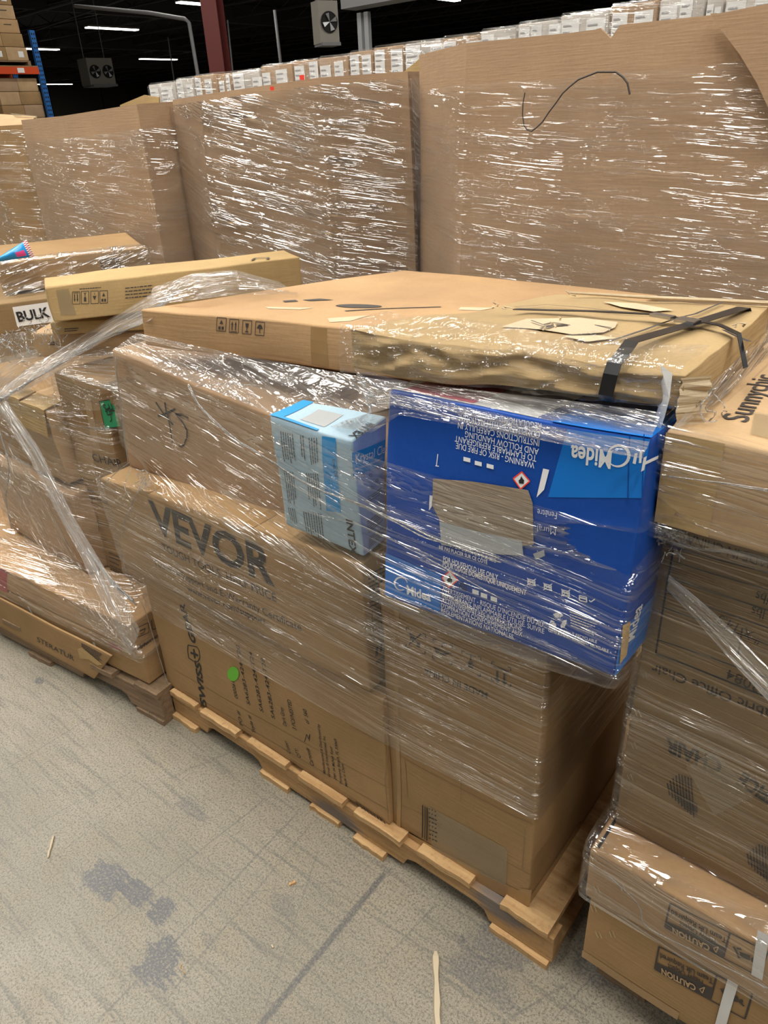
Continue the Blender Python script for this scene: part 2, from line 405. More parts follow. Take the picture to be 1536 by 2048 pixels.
def wrap_hull(boxes, z0, z1, dz=.008, M_=330, off=.011, blend=.03, zlow=None):
    """film pulled round a stack: convex outline of every level, smoothed between levels"""
    zs = np.arange(z0, z1 + 1e-6, dz); rows = []
    for z in zs:
        pts = []
        for zz in (z - blend, z, z + blend):
            for C in boxes:
                for a, b in EDG:
                    A, B = C[a], C[b]
                    if (A[2] - zz) * (B[2] - zz) <= 0 and abs(A[2] - B[2]) > 1e-6:
                        t_ = (zz - A[2]) / (B[2] - A[2]); p = A + (B - A) * t_; pts.append((p[0], p[1]))
                for A in C:
                    if abs(A[2] - zz) < .004: pts.append((A[0], A[1]))
        if len(pts) < 3: rows.append(rows[-1]); continue
        h = hull2(pts); c = h.mean(0)
        e = np.roll(h, -1, 0) - h; nn = np.stack([e[:, 1], -e[:, 0]], 1); nn /= np.linalg.norm(nn, axis=1, keepdims=True)
        hv = []
        for i in range(len(h)):
            hv += [h[i] + nn[i - 1] * off, h[i] + (nn[i - 1] + nn[i]) / np.linalg.norm(nn[i - 1] + nn[i]) * off, h[i] + nn[i] * off]
        hv = np.array(hv)
        # start where the outline crosses the line from the centre straight back (+y)
        k = max(range(len(hv)), key=lambda i: hv[i][1] + .2 * hv[i][0]); hv = np.roll(hv, -k, 0); hv = np.vstack([hv, hv[:1]])
        L = np.concatenate([[0], np.cumsum(np.linalg.norm(np.diff(hv, axis=0), axis=1))])
        tt = np.linspace(0, L[-1], M_); rows.append(np.stack([np.interp(tt, L, hv[:, 0]), np.interp(tt, L, hv[:, 1])], 1))
    A = np.array(rows)
    for _ in range(4):
        B = A.copy(); B[1:-1] = (A[:-2] + 2 * A[1:-1] + A[2:]) / 4; A = B
    P = np.zeros((M_, len(zs), 3)); UV = np.zeros((M_, len(zs), 2))
    for j, z in enumerate(zs):
        P[:, j, :2] = A[j]; P[:, j, 2] = z if zlow is None else z
        UV[:, j, 0] = np.concatenate([[0], np.cumsum(np.linalg.norm(np.diff(A[j], axis=0), axis=1))]); UV[:, j, 1] = z
    return P, UV
def band(name, La, Lb, mat, parent, n=60, m=24, wr=.002, seed=0, fv=40, sag=0.0, label=None):
    """film ribbon between two polylines; u runs along the ribbon"""
    def rs(L):
        L = np.array(L, float); d = np.concatenate([[0], np.cumsum(np.linalg.norm(np.diff(L, axis=0), axis=1))]); t_ = np.linspace(0, d[-1], n)
        return np.stack([np.interp(t_, d, L[:, k]) for k in range(3)], 1), t_
    A, ta = rs(La); B, tb = rs(Lb); P = np.zeros((n, m, 3)); UV = np.zeros((n, m, 2)); wdt = np.linalg.norm(A - B, axis=1).mean()
    for j in range(m):
        f = j / (m - 1); P[:, j] = A * (1 - f) + B * f; P[:, j, 2] -= sag * math.sin(math.pi * f); UV[:, j, 0] = ta + seed; UV[:, j, 1] = f * wdt + seed * .37
    return sheet(name, P, UV, mat, parent, wr=wr, fv=fv, seed=seed, label=label)
def rope(name, pts, r, parent, k=4, seed=0, mat='film_rope', lab=None):
    """a twisted strand of gathered film"""
    rnd = random.Random(seed); pts = np.array(pts, float); d = np.concatenate([[0], np.cumsum(np.linalg.norm(np.diff(pts, axis=0), axis=1))]); n = max(8, int(d[-1] / .015)); tt = np.linspace(0, d[-1], n)
    P = np.stack([np.interp(tt, d, pts[:, i]) for i in range(3)], 1)
    for _ in range(3):
        Q = P.copy(); Q[1:-1] = (P[:-2] + P[1:-1] * 2 + P[2:]) / 4; P = Q
    prt = []
    for q in range(k):
        ph = rnd.uniform(0, 6.3); tw = rnd.uniform(10, 25); W = []
        for i, p in enumerate(P):
            a = ph + tt[i] * tw; W.append(p + r * 1.1 * np.array([math.cos(a), 0, math.sin(a)]) + nv(p, 25, seed + q) * r * .9)
        prt.append(tube(W, [r * (.35 + .5 * abs(noise.noise(Vector((t_ * 30, q, seed))))) for t_ in tt], 5))
    o = link(name, *join(prt), mat, parent, smooth=True)
    if lab: o['label'] = lab
    return o

# ================================================================== SETTING
# floor: worn sealed concrete with tyre lines, scuffs and speckle
t = NT('concrete'); P_ = t.n('TexCoord').outputs['Object']; sp = t.n('SeparateXYZ', {0: P_}); px_, py_ = sp.outputs[0], sp.outputs[1]
n1 = t.noise(P_, 1.3, 4, .6); n2 = t.noise(P_, 9, 4, .65); n3 = t.noise(P_, 190, 6, .75); n4 = t.noise(P_, 420, 2, .6); n5 = t.noise(t.n('Mapping', {'Vector': P_, 'Rotation': (0, 0, .75), 'Scale': (1, 7, 1)}).outputs[0], 7, 5, .7)
c = t.mix(t.ramp(n1, .35, .65), (.33, .295, .235), (.21, .19, .145)); c = t.mix(t.math('MULTIPLY', t.ramp(n5, .48, .70), .45), c, (.17, .155, .125))
c = t.mix(t.math('MULTIPLY', t.ramp(n2, .5, .75), .45), c, (.27, .22, .135))
c = t.mix(t.math('MULTIPLY', t.ramp(n3, .49, .58), .85), c, (.10, .09, .07))
c = t.mix(t.math('MULTIPLY', t.ramp(n4, .54, .64), .5), c, (.44, .41, .35))
def seg(t, a, b, wd, k, col, c, rag=.004):
    a, b = np.array(a[:2]), np.array(b[:2]); d = (b - a) / np.linalg.norm(b - a); nn = (-d[1], d[0]); L = np.linalg.norm(b - a)
    wob = t.math('MULTIPLY', t.math('SUBTRACT', n2, .5), rag * 2)
    s_ = t.math('ABSOLUTE', t.math('ADD', t.math('ADD', t.math('MULTIPLY_ADD', px_, nn[0], -(a[0] * nn[0] + a[1] * nn[1])), t.math('MULTIPLY', py_, nn[1])), wob))
    l_ = t.math('ABSOLUTE', t.math('SUBTRACT', t.math('ADD', t.math('MULTIPLY_ADD', px_, d[0], -(a[0] * d[0] + a[1] * d[1])), t.math('MULTIPLY', py_, d[1])), L / 2))
    m_ = t.math('MULTIPLY', t.ramp(s_, wd, wd * .45), t.ramp(l_, L / 2, L / 2 - .03))
    m_ = t.math('MULTIPLY', m_, t.math('MULTIPLY', t.ramp(n3, .30, .52), k)); return t.mix(m_, c, col)
def G(x, y): return hz(x, y, 0)
DK = (.075, .075, .08)
c = seg(t, G(779, 1735), G(505, 2070), .010, .85, DK, c, .001)
for a, b, wd, k in (((0, 1545), (420, 1290), .003, .5), ((0, 1690), (270, 1540), .003, .4), ((540, 1590), (200, 1860), .003, .6), ((600, 1620), (180, 2060), .004, .6), ((630, 1640), (330, 2000), .003, .5),
                    ((560, 1560), (900, 1800), .002, .5), ((520, 1690), (1000, 1990), .002, .6), ((420, 1730), (640, 1880), .002, .4), ((640, 1690), (520, 2048), .0025, .5), ((740, 1830), (900, 1930), .002, .5),
                    ((880, 1800), (730, 1960), .003, .5), ((300, 1560), (80, 1740), .002, .5), ((0, 1900), (120, 1800), .002, .4), ((1150, 1960), (1000, 2048), .003, .6), ((1230, 1900), (1100, 2048), .002, .6),
                    ((0, 1330), (180, 1500), .002, .35), ((160, 1500), (420, 1650), .002, .35), ((330, 1560), (470, 1500), .006, .35), ((690, 1760), (470, 1790), .002, .5)):
    c = seg(t, G(*a), G(*b), wd, k, (.11, .105, .10), c, .006)
tv = t.n('Mapping', {'Vector': P_, 'Rotation': (0, 0, .6), 'Scale': (1.5, 22, 1)}).outputs[0]
c = t.mix(t.math('MULTIPLY', t.ramp(t.noise(tv, 2.5, 3, .6), .56, .66), t.math('MULTIPLY', t.ramp(n3, .38, .52), .7)), c, (.12, .115, .105))
tv = t.n('Mapping', {'Vector': P_, 'Rotation': (0, 0, -.9), 'Scale': (1.5, 26, 1)}).outputs[0]
c = t.mix(t.math('MULTIPLY', t.ramp(t.noise(tv, 2.1, 3, .6), .58, .68), t.math('MULTIPLY', t.ramp(n3, .38, .52), .6)), c, (.12, .115, .105))
vo = t.n('TexVoronoi', {'Vector': t.n('VectorMath', {0: P_, 1: t.n('TexNoise', {'Vector': P_, 'Scale': 6.0}).outputs[1]}, operation='ADD').outputs[0], 'Scale': 2.6}, feature='DISTANCE_TO_EDGE').outputs[0]
c = t.mix(t.math('MULTIPLY', t.ramp(vo, .006, .001), .22), c, (.12, .11, .10))
for (x, y, rx, ry, k) in ((215, 1765, .07, .04, .9), (270, 1790, .06, .028, .9), (318, 1825, .03, .03, .9), (315, 1925, .055, .05, .85), (420, 1880, .03, .02, .4), (385, 1620, .05, .02, .45), (1000, 1890, .06, .05, .5), (960, 1960, .08, .05, .5), (640, 1600, .05, .02, .4), (560, 1800, .04, .03, .4), (80, 1360, .02, .012, .8), (1200, 1930, .05, .04, .5)):
    g = G(x, y); dd = t.n('VectorMath', {0: t.n('VectorMath', {0: P_, 1: tuple(g)}, operation='SUBTRACT').outputs[0], 1: (1 / rx, 1 / ry, 0)}, operation='MULTIPLY').outputs[0]
    ln = t.math('ADD', t.n('VectorMath', {0: dd}, operation='LENGTH').outputs['Value'], t.math('ADD', t.math('MULTIPLY', t.math('SUBTRACT', n2, .5), 2.4), t.math('MULTIPLY', t.math('SUBTRACT', n5, .5), 2.6)))
    c = t.mix(t.math('MULTIPLY', t.ramp(ln, 1.05, .8), t.math('MULTIPLY', t.ramp(n3, .38, .50), k)), c, (.085, .088, .10))
bp = t.n('Bump', {'Height': t.math('ADD', n3, t.math('MULTIPLY', n2, .6)), 'Strength': .12, 'Distance': .002}).outputs[0]
b = t.bsdf(Base_Color=c, Roughness=t.math('MULTIPLY_ADD', n2, .25, .28), Normal=bp); b.inputs['Specular IOR Level'].default_value = .5
fl = link('floor', [(-90, -30, 0), (40, -30, 0), (40, 70, 0), (-90, 70, 0)], [(0, 1, 2, 3)], 'concrete', origin=(0, 0, 0)); tag(fl, kind='structure')
cl = link('ceiling', *box_vf((-90, -30, 6.3), (40, 70, 6.5)), 'ceiling_dark', origin=(0, 0, 6.3)); tag(cl, kind='structure')
for i, y in enumerate(range(-6, 66, 3)):   # open web joists under the roof deck
    pr = [box_vf((-85, y - .05, 6.2), (20, y + .05, 6.29)), box_vf((-85, y - .05, 5.72), (20, y + .05, 5.78))]
    for k in range(0, 105, 2): pr.append(tube([(-85 + k, y, 5.76), (-84 + k, y, 6.22), (-83 + k, y, 5.76)], .025, 4))
    link('joist', *join(pr), 'joist_dark', cl)
for x in range(-78, 10, 12):
    link('roof_beam', *box_vf((x - .12, -20, 5.55), (x + .12, 68, 6.28)), 'joist_dark', cl)
tag(link('wall_back', *box_vf((-88, 60, 0), (30, 60.3, 6.3)), 'wall_dark', origin=(0, 60, 0)), kind='structure')
wl = link('wall_left', *box_vf((-80.3, -25, 0), (-80, 60, 6.3)), 'wall_beige', origin=(-80, 0, 0)); tag(wl, kind='structure')
for k in range(-20, 60, 6): link('wall_seam', *box_vf((-80, k, 0), (-79.96, k + .15, 6.2)), 'wall_dark', wl)

# ------------------------------------------------------------------ ceiling lamps
def lamp(x, y, label, L=2.4, group=None, power=True, z=LAMP_Z, k=1.0):
    e = empty('ceiling_lamp', (x, y, z)); tag(e, label, 'ceiling lamp', group)
    link('housing', *join([box_vf((x - .17, y - L / 2, z + .03), (x + .17, y + L / 2, z + .10)), tube([(x, y - L / 3, z + .1), (x, y - L / 3, 6.2)], .006, 4), tube([(x, y + L / 3, z + .1), (x, y + L / 3, 6.2)], .006, 4)]), 'unit_grey', e)
    link('diffuser', *box_vf((x - .15, y - L / 2 + .03, z - .01), (x + .15, y + L / 2 - .03, z + .03)), 'lamp_on', e)
    if power:
        ld = bpy.data.lights.new('lamp_light', 'AREA'); ld.shape = 'RECTANGLE'; ld.size = .3; ld.size_y = L - .1; ld.energy = LAMP_POWER * k; ld.color = LAMP_COL
        lo = bpy.data.objects.new('lamp_light', ld); COL.objects.link(lo); lo.parent = e; lo.location = (0, 0, -.03)
for i, (x0, y0, x1, y1, lb) in enumerate((
        (190, 53, 258, 63, 'lit ceiling lamp hanging alone between the two high ones and the red column'),
        (57, 97, 110, 101, 'lit ceiling lamp just above the blue rack upright'),
        (291, 117, 342, 121, 'lit ceiling lamp nearest above the grey conduit and left of the red column'),
        (362, 4, 416, 12, 'lit ceiling lamp at the top edge right beside the red column'),
        (75, 167, 116, 171, 'lit ceiling lamp crossed by the blue rack upright'),
        (170, 145, 185, 146, 'small distant lit ceiling lamp beside the twin fan unit'),
        (858, -8, 905, 4, 'lit ceiling lamp cut by the top edge above the pale cartons'))):
    a, b_ = hz(x0, y0, LAMP_Z), hz(x1, y1, LAMP_Z); m_ = (a + b_) / 2
    lamp(m_[0], m_[1], lb, L=float(np.linalg.norm(b_ - a)))
for (x, y, pw) in ((-12, .6, 1.2), (-8.8, .9, 1.2), (-5.6, .9, 1.4), (-3.3, .4, .8), (-1.3, .45, 1.0), (1.2, -.5, .85), (3.2, .2, 1.5), (-10, -4, .4), (-5.8, -3.6, .3), (-2.2, -3.4, .08), (2.8, -3.4, .3), (-3.4, -8, .2), (1.4, -8, .2), (-8, 6, 1), (-3.4, 5.6, 1.2), (1.8, 5.6, 1), (-13, 10, 1), (-6, 11, 1), (-9, -8, .8)):
    lamp(x, y, 'lit linear ceiling lamp hanging over the aisle out of view', group='lamps over the near aisle', k=pw)

# ------------------------------------------------------------------ bins (tall open octagonal cartons) in the second row
BINY = 2.04
def bin_(name, ring, z0, label, group, matn='kraft_grey', film_top=.10, seed=0, tops=None, flm='film_bin', film_seg=None):
    """ring: list of (x, y, ztop) going left to right round the visible front, closed behind"""
    P = [np.array(p, float) for p in ring]; n = len(P); cols = []
    for i in range(n):
        a, b = P[i], P[(i + 1) % n]; k = max(2, int(np.linalg.norm((b - a)[:2]) / .04))
        for q in range(k): cols.append(a + (b - a) * q / k)
    cx = sum(p[0] for p in P) / n; cy = sum(p[1] for p in P) / n; m = 26; V, Fc = [], []
    def pt(c, j, off=0.0, top=None):
        z = z0 + (c[2] - (0 if top is None else top) - z0) * j / m; d = np.array([c[0] - cx, c[1] - cy]); d /= np.linalg.norm(d)
        bl = .018 * math.sin(math.pi * min(1, (z - z0) / (c[2] - z0))) + .010 * noise.noise(Vector((c[0] * 3, c[1] * 3 + seed, z * 2.5)))
        return np.array([c[0] + d[0] * (bl + off), c[1] + d[1] * (bl + off), z])
    N = len(cols)
    for c_ in cols:
        for j in range(m + 1): V.append(pt(c_, j))
    for i in range(N):
        for j in range(m): Fc.append((i * (m + 1) + j, ((i + 1) % N) * (m + 1) + j, ((i + 1) % N) * (m + 1) + j + 1, i * (m + 1) + j + 1))
    o = link(name, V, Fc, matn, smooth=False); tag(o, label, 'box', group)
    sd = o.modifiers.new('s', 'SOLIDIFY'); sd.thickness = .012; sd.offset = -1
    rng = range(N) if film_seg is None else range(*film_seg)
    PF = np.array([[pt(cols[i % N], j * m / 120, .010 + .006 * abs(noise.noise(Vector((i * .3, j * .11, seed)))), film_top) for j in range(121)] for i in rng])
    UV = np.zeros((*PF.shape[:2], 2)); UV[:, :, 0] = np.concatenate([[0], np.cumsum(np.linalg.norm(np.diff(PF[:, 60, :], axis=0), axis=1))])[:, None] + seed; UV[:, :, 1] = PF[:, :, 2]
    sheet('stretch_film', PF, UV, flm, o, wr=.0015, fv=30, fu=1.5, seed=seed)
    o['_cx'] = cx; o['_cy'] = cy
    return o, cols, pt
def rp(x, y, Y): p = hy(x, y, Y); return (p[0], p[1], p[2])
Bq = [rp(346, 200, 2.22), rp(408, 189, BINY), rp(640, 155, BINY), rp(815, 143, 2.22), rp(839, 143, 2.5)]
Bq += [(Bq[-1][0] - .02, 3.0, 1.66), (Bq[0][0] + .2, 3.0, 1.66), (Bq[0][0] + .04, 2.8, 1.66)]
binB, _, _ = bin_('octagonal_bin', Bq, .13, 'tall film wrapped cardboard bin in the middle, brightest glare, two red specks at its rim', 'tall cardboard bins in the second row', seed=2, film_top=.02, flm='film_heavy')
Cq = [rp(840, 110, 2.24), rp(933, 86, BINY)] + [rp(x, y, BINY) for x, y in ((1140, 66), (1190, 59), (1200, 56), (1221, 77), (1240, 50), (1417, 31))]
Cq += [(-.42, BINY, 1.74), (-.22, 2.24, 1.74), (-.22, 2.9, 1.74), (-.5, 3.1, 1.70), (-1.3, 3.1, 1.68), (-1.62, 2.9, 1.68)]
binC, colsC, ptC = bin_('octagonal_bin', Cq, .13, 'widest film wrapped cardboard bin with a marker squiggle and a torn notch', 'tall cardboard bins in the second row', seed=5, film_top=.10)
Aq = [rp(43, 240, BINY + .02), rp(125, 232, BINY - .03), rp(273, 208, BINY), rp(347, 203, 2.25), (-2.95, 2.6, 1.66), (-3.1, 3.0, 1.66), (-3.78, 3.0, 1.64), (-3.82, 2.3, 1.62)]
binA, _, _ = bin_('octagonal_bin', Aq, .13, 'film wrapped cardboard bin with a bare upper rim, beside the middle bin', 'tall cardboard bins in the second row', seed=8, film_top=.09)
x0 = hy(43, 255, BINY)[0]
Eq = [(x0 - 1.2, BINY + .1, 1.60), (x0 - .25, BINY - .05, 1.60), (x0 - .03, BINY + .06, 1.60), (x0 - .06, 2.9, 1.6), (x0 - .3, 3.05, 1.6), (x0 - 1.2, 3.05, 1.6)]
binE, _, _ = bin_('octagonal_bin', Eq, .13, 'furthest film wrapped bin, only its right edge showing with pale flaps on top', 'tall cardboard bins in the second row', matn='kraft_mid', seed=11, film_top=.02)
# loose top flaps of the furthest bin
a, b_ = hy(-30, 226, 2.3), hy(72, 232, 2.3)
V = [hy(-60, 257, BINY + .12), hy(44, 255, BINY + .12), hy(72, 233, 2.45), hy(-60, 224, 2.45)]
fv = link('top_flap', V, [(0, 1, 2, 3)], 'kraft_light', binE); sd = fv.modifiers.new('s', 'SOLIDIFY'); sd.thickness = .006
V = [hy(30, 233, 2.40), hy(74, 236, 2.40), hy(74, 232, 2.5), hy(20, 226, 2.5)]
link('film_edge', V, [(0, 1, 2, 3)], 'clear_tape', binE)
# a back flap showing behind bins A and B
for (pts, bn, Y) in (((( 240, 210), (288, 190), (300, 192), (318, 194), (318, 215), (240, 215)), binA, 2.9), (((800, 150), (838, 118), (842, 150)), binB, 2.9)):
    V = [hy(*p, Y) for p in pts]; o = link('raised_flap', V, [tuple(range(len(V)))[::-1]], 'kraft_yellow', bn); sd = o.modifiers.new('s', 'SOLIDIFY'); sd.thickness = .006
# torn flap standing in front of bin C
V = [hy(*p, BINY - .035) for p in ((1420, 27), (1600, 22), (1600, 330), (1536, 215), (1513, 165), (1480, 110), (1448, 68))]
o = link('torn_flap', V, [tuple(range(len(V)))[::-1]], 'kraft_grey', binC); sd = o.modifiers.new('s', 'SOLIDIFY'); sd.thickness = .012
# marker squiggle and red specks
def on_bin(x, y, Y=BINY - .028): return hy(x, y, Y)
sq = [(1050, 186), (1046, 205), (1045, 230), (1048, 250), (1054, 260), (1063, 262), (1073, 256), (1085, 243), (1098, 225), (1112, 205), (1125, 188), (1140, 172), (1157, 160), (1175, 151), (1195, 145), (1215, 143), (1232, 145), (1246, 153), (1255, 167), (1260, 188)]
link('marker_line', *tube([on_bin(*p) + np.array([0, 0, .001 * (-1) ** i]) for i, p in enumerate(sq)], [.0016 + .0011 * (i / len(sq)) for i in range(len(sq))], 5), 'ink_soft', binC)
for x, y, r in ((544, 177, .008), (604, 155, .010)):
    p = on_bin(x, y, BINY - .03); link('red_speck', *join([box_vf(p - [r, .001, r * .7], p + [r, .001, r * .7])]), 'ink_red', binB)
plain('ink_bright_red', (.9, .06, .03), .6)
for ch in binB.children:
    if ch.name.startswith('red_speck'): ch.data.materials[0] = MATS['ink_bright_red']
# upright tape strips on bins
for bn, xs in ((binC, ((935, 2.0), (1222, 2.0))), (binB, ((410, 2.0),))):
    pass

# ------------------------------------------------------------------ pale shrink wrapped cartons in the third row
def simple_carton(C8, mat, label, group, seed=0, lab=None, cat='box', name='carton', n=4):
    c_ = Carton(name, C8, mat, label, cat, group, amp=.0012, bulge=.0, seed=seed, n=n, bev=.006)
    return c_
rowp = [(296, 172), (350, 162), (386, 153), (434, 147), (462, 147), (520, 137), (585, 123), (636, 119), (697, 108), (746, 97), (808, 88), (883, 80), (960, 66), (1035, 51), (1120, 36), (1222, 15), (1320, -4), (1415, -8), (1452, -6), (1560, -20)]
rowp_old = [(296, 172), (344, 163), (398, 151), (436, 146), (476, 143), (522, 134), (566, 124), (586, 121), (640, 119), (694, 107), (742, 96), (748, 92), (872, 78), (962, 62), (1034, 50), (1118, 34), (1222, 12), (1322, -8), (1420, -14), (1452, -8), (1560, -20)]
rnd = random.Random(3)
prm = ['pale_carton', 'kraft_grey']
desc = ['white label sheets', 'a plain pale face', 'two tall labels', 'one wide label', 'folded film over its top']
for i in range(len(rowp) - 1):
    (xa, ya), (xb, yb) = rowp[i], rowp[i + 1]
    Y = 3.42 + .02 * rnd.random(); zt = hy((xa + xb) / 2, (ya + yb) / 2 , Y)[2]
    pa, pb = hy(xa + 1, ya, Y), hy(xb - 1, yb, Y)
    where = ('just right of the red column' if 455 < xa < 500 else 'left of the red column' if xb < 440 else 'behind the middle bin' if xa < 830 else 'behind the widest bin')
    c_ = simple_carton(rbox(pa[0], pb[0] - .004, Y, Y + .3, zt - .30, zt), prm[rnd.random() < .35], 'pale wrapped carton with white labels in the row %s' % where, 'pale cartons ' + where, seed=i * 3.1)
    ik = Ink(c_, 'front', 'label_white', .002); ib = Ink(c_, 'front', 'label_grey', .004)
    x = .04
    while x < .85:
        wd = rnd.uniform(.25, .42); v0 = rnd.uniform(.02, .12)
        ik.quad((x, v0), (x + wd, v0), (x + wd, v0 + .5), (x, v0 + .5), 1, True)
        for k in range(5):
            vv = v0 + .06 + k * .08; ib.quad((x + .03, vv), (x + wd * rnd.uniform(.4, .9), vv), (x + wd * .6, vv + .02), (x + .03, vv + .02), 1, True)
        x += wd + rnd.uniform(.05, .3)
    ik.done('label_sheet'); ib.done('label_lettering')
    P = np.array([[(pa[0] + (pb[0] - pa[0]) * u / 8, Y - .012 + (.0 if v < 10 else .03 * (v - 9)), zt - .30 + .032 * min(v, 9.7)) for v in range(14)] for u in range(9)]); 
    UV = P[:, :, [0, 2]]; sheet('shrink_film', P, UV, 'film_bin', c_.o, wr=.003, seed=i)
for k in range(4):
    xa = -4.75 + k * 1.02
    simple_carton(rbox(xa, xa + .98, 3.42, 4.3, .0, 1.47), 'pale_carton', 'tall pale carton stack base hidden behind the bins', 'bases of the third row', seed=k)

# ------------------------------------------------------------------ background: columns, rack, fan units, conduit
def ibeam(x, y, z0, z1, s, name, label, cat, mat):
    V, Fc = join([box_vf((x - s, y - s, z0), (x + s, y - s + .02, z1)), box_vf((x - s, y + s - .02, z0), (x + s, y + s, z1)), box_vf((x - .012, y - s, z0), (x + .012, y + s, z1))])
    return tag(link(name, V, Fc, mat), label, cat)
p = hy(445, 170, 8.0)
c1 = empty('steel_column', (p[0], 8.0, 0)); tag(c1, 'dark red steel column rising behind the middle bin', 'column')
an = .5; ex, ey = np.array([math.cos(an), math.sin(an), 0]), np.array([-math.sin(an), math.cos(an), 0])
link('shaft', *join([obox(np.array([p[0], 8, 3.1]) + ey * .13, (ex, ey, [0, 0, 1]), (.22, .02, 6.2)), obox(np.array([p[0], 8, 3.1]) - ey * .13, (ex, ey, [0, 0, 1]), (.22, .02, 6.2)), obox(np.array([p[0], 8, 3.1]), (ex, ey, [0, 0, 1]), (.02, .26, 6.2))]), 'paint_red', c1)
link('base_plate', *box_vf((p[0] - .2, 7.8, 0), (p[0] + .2, 8.2, .03)), 'paint_red', c1)
p = hy(1433, 10, 4.6)
c1 = empty('steel_column', (p[0], 4.6, 0)); tag(c1, 'dark red steel column behind the widest bin near the picture top', 'column')
link('shaft', *join([box_vf((p[0] - .06, 4.5, 0), (p[0] + .06, 4.52, 6.2)), box_vf((p[0] - .06, 4.68, 0), (p[0] + .06, 4.7, 6.2)), box_vf((p[0] - .01, 4.5, 0), (p[0] + .01, 4.7, 6.2))]), 'paint_red', c1)
link('base_plate', *box_vf((p[0] - .12, 4.45, 0), (p[0] + .12, 4.75, .03)), 'paint_red', c1)

# grey twin post with a beam
pA, pB = hy(727, 105, 9.0), hy(727, 24, 9.0)
e = empty('post_frame', (pA[0], 9, 0)); tag(e, 'grey twin metal post carrying a wide grey beam', 'post')
for dx in (-.05, .07): link('post', *box_vf((pA[0] + dx - .035, 9.0, 0), (pA[0] + dx + .035, 9.06, pB[2])), 'galvanised', e)
q0, q1 = hy(697, 20, 9.0), hy(900, -16, 9.0)
link('crossbeam', *join([obox((q0 + q1) / 2 + np.array([0, 0, .03]), (nz(q1 - q0), np.cross([0, 0, 1.], nz(q1 - q0)), [0, 0, 1]), (np.linalg.norm(q1 - q0), .3, .06)), obox((q0 + q1) / 2 + np.array([0, -.14, .1]), (nz(q1 - q0), np.cross([0, 0, 1.], nz(q1 - q0)), [0, 0, 1]), (np.linalg.norm(q1 - q0), .02, .14))]), 'pipe_grey', e)

def fan_unit(cx, cy, D, wpx, hpx, fans, label, side=1):
    p = hy(cx, cy, D); k = np.linalg.norm(p - EYE) / F; W, H = wpx * k, hpx * k
    vd = nz([p[0], p[1], 0]); rt = np.array([vd[1], -vd[0], 0]); an = .45 * side; fx = rt * math.cos(an) + vd * math.sin(an); fy = np.cross([0, 0, 1.], fx)
    e = empty('fan_unit', p); tag(e, label, 'fan unit')
    link('casing', *obox(p + fy * W * .4, (fx, fy, [0, 0, 1.]), (W, W * .75, H)), 'unit_grey', e)
    for i in range(fans):
        c0 = p + fx * (W * (i - (fans - 1) / 2) / fans) - fy * .012; r = min(W / fans, H) * .40
        ring = [c0 + r * (math.cos(a_) * fx + np.array([0, 0, math.sin(a_)])) for a_ in np.linspace(0, 2 * math.pi, 25)]
        g = link('fan_guard', *join([tube(ring, r * .07, 5), (ring[:-1], [tuple(range(24))])]), 'black', e)
        bl = []
        for q in range(4):
            a_ = q * math.pi / 2 + .4; d = math.cos(a_) * fx + np.array([0, 0, math.sin(a_)]); s_ = -math.sin(a_) * fx + np.array([0, 0, math.cos(a_)])
            bl.append(([c0 - fy * .02, c0 - fy * .02 + d * r * .85 - s_ * r * .3, c0 - fy * .04 + d * r * .9 + s_ * r * .2], [(0, 1, 2)]))
        link('fan_blades', *join(bl), 'galvanised', e)
    link('drip_tray', *obox(p - np.array([0, 0, H * .52]) + fy * W * .3, (fx, fy, [0, 0, 1.]), (W * .95, W * .9, H * .08)), 'pipe_grey', e)
    link('hanger', *join([tube([p + fy * W * .4 + fx * W * s_ * .4, np.array([*(p + fy * W * .4 + fx * W * s_ * .4)[:2], 6.2])], .012, 5) for s_ in (-1, 1)]), 'pipe_grey', e)
fan_unit(658, 44, 11.0, 36, 60, 1, 'grey ceiling fan unit with one fan above the middle bin')
fan_unit(203, 143, 14.0, 44, 38, 2, 'pale ceiling fan unit with two fans left of the red column')

def pipe(name, pts, r, label, cat='pipe', mat='pipe_grey'): return tag(link(name, *tube(pts, r, 8), mat, smooth=True), label, cat)
pipe('conduit', [hy(150, 12, 9), hy(300, 26, 9), hy(370, 38, 9), hy(378, 45, 9), hy(397, 158, 9), hy(397, 158, 9) * np.array([1, 1, 0])], .03, 'grey conduit that bends down beside the red column')
pipe('hanging_rod', [hy(549, 20, 12), hy(562, 132, 12), hy(562, 132, 12) * np.array([1, 1, 0])], .03, 'thin grey pipe standing between red column and single fan unit')
pipe('hanging_rod', [hy(455, 40, 14), hy(466, 148, 14), hy(466, 148, 14) * np.array([1, 1, 0])], .02, 'thin dark pipe close by the right side of the red column')
pipe('sprinkler_pipe', [hz(-20, 48, 5.3), hz(170, -4, 5.3)], .05, 'pale sprinkler pipe crossing the upper left ceiling')
pipe('sprinkler_pipe', [hz(30, 75, 5.2), hz(300, -20, 5.2)], .03, 'thin sprinkler pipe below the pale one at the upper left')
pipe('hanging_rod', [hy(336, 75, 16), hy(348, 160, 16), hy(348, 160, 16) * np.array([1, 1, 0])], .02, 'thin dark pipe between twin fan unit and conduit')

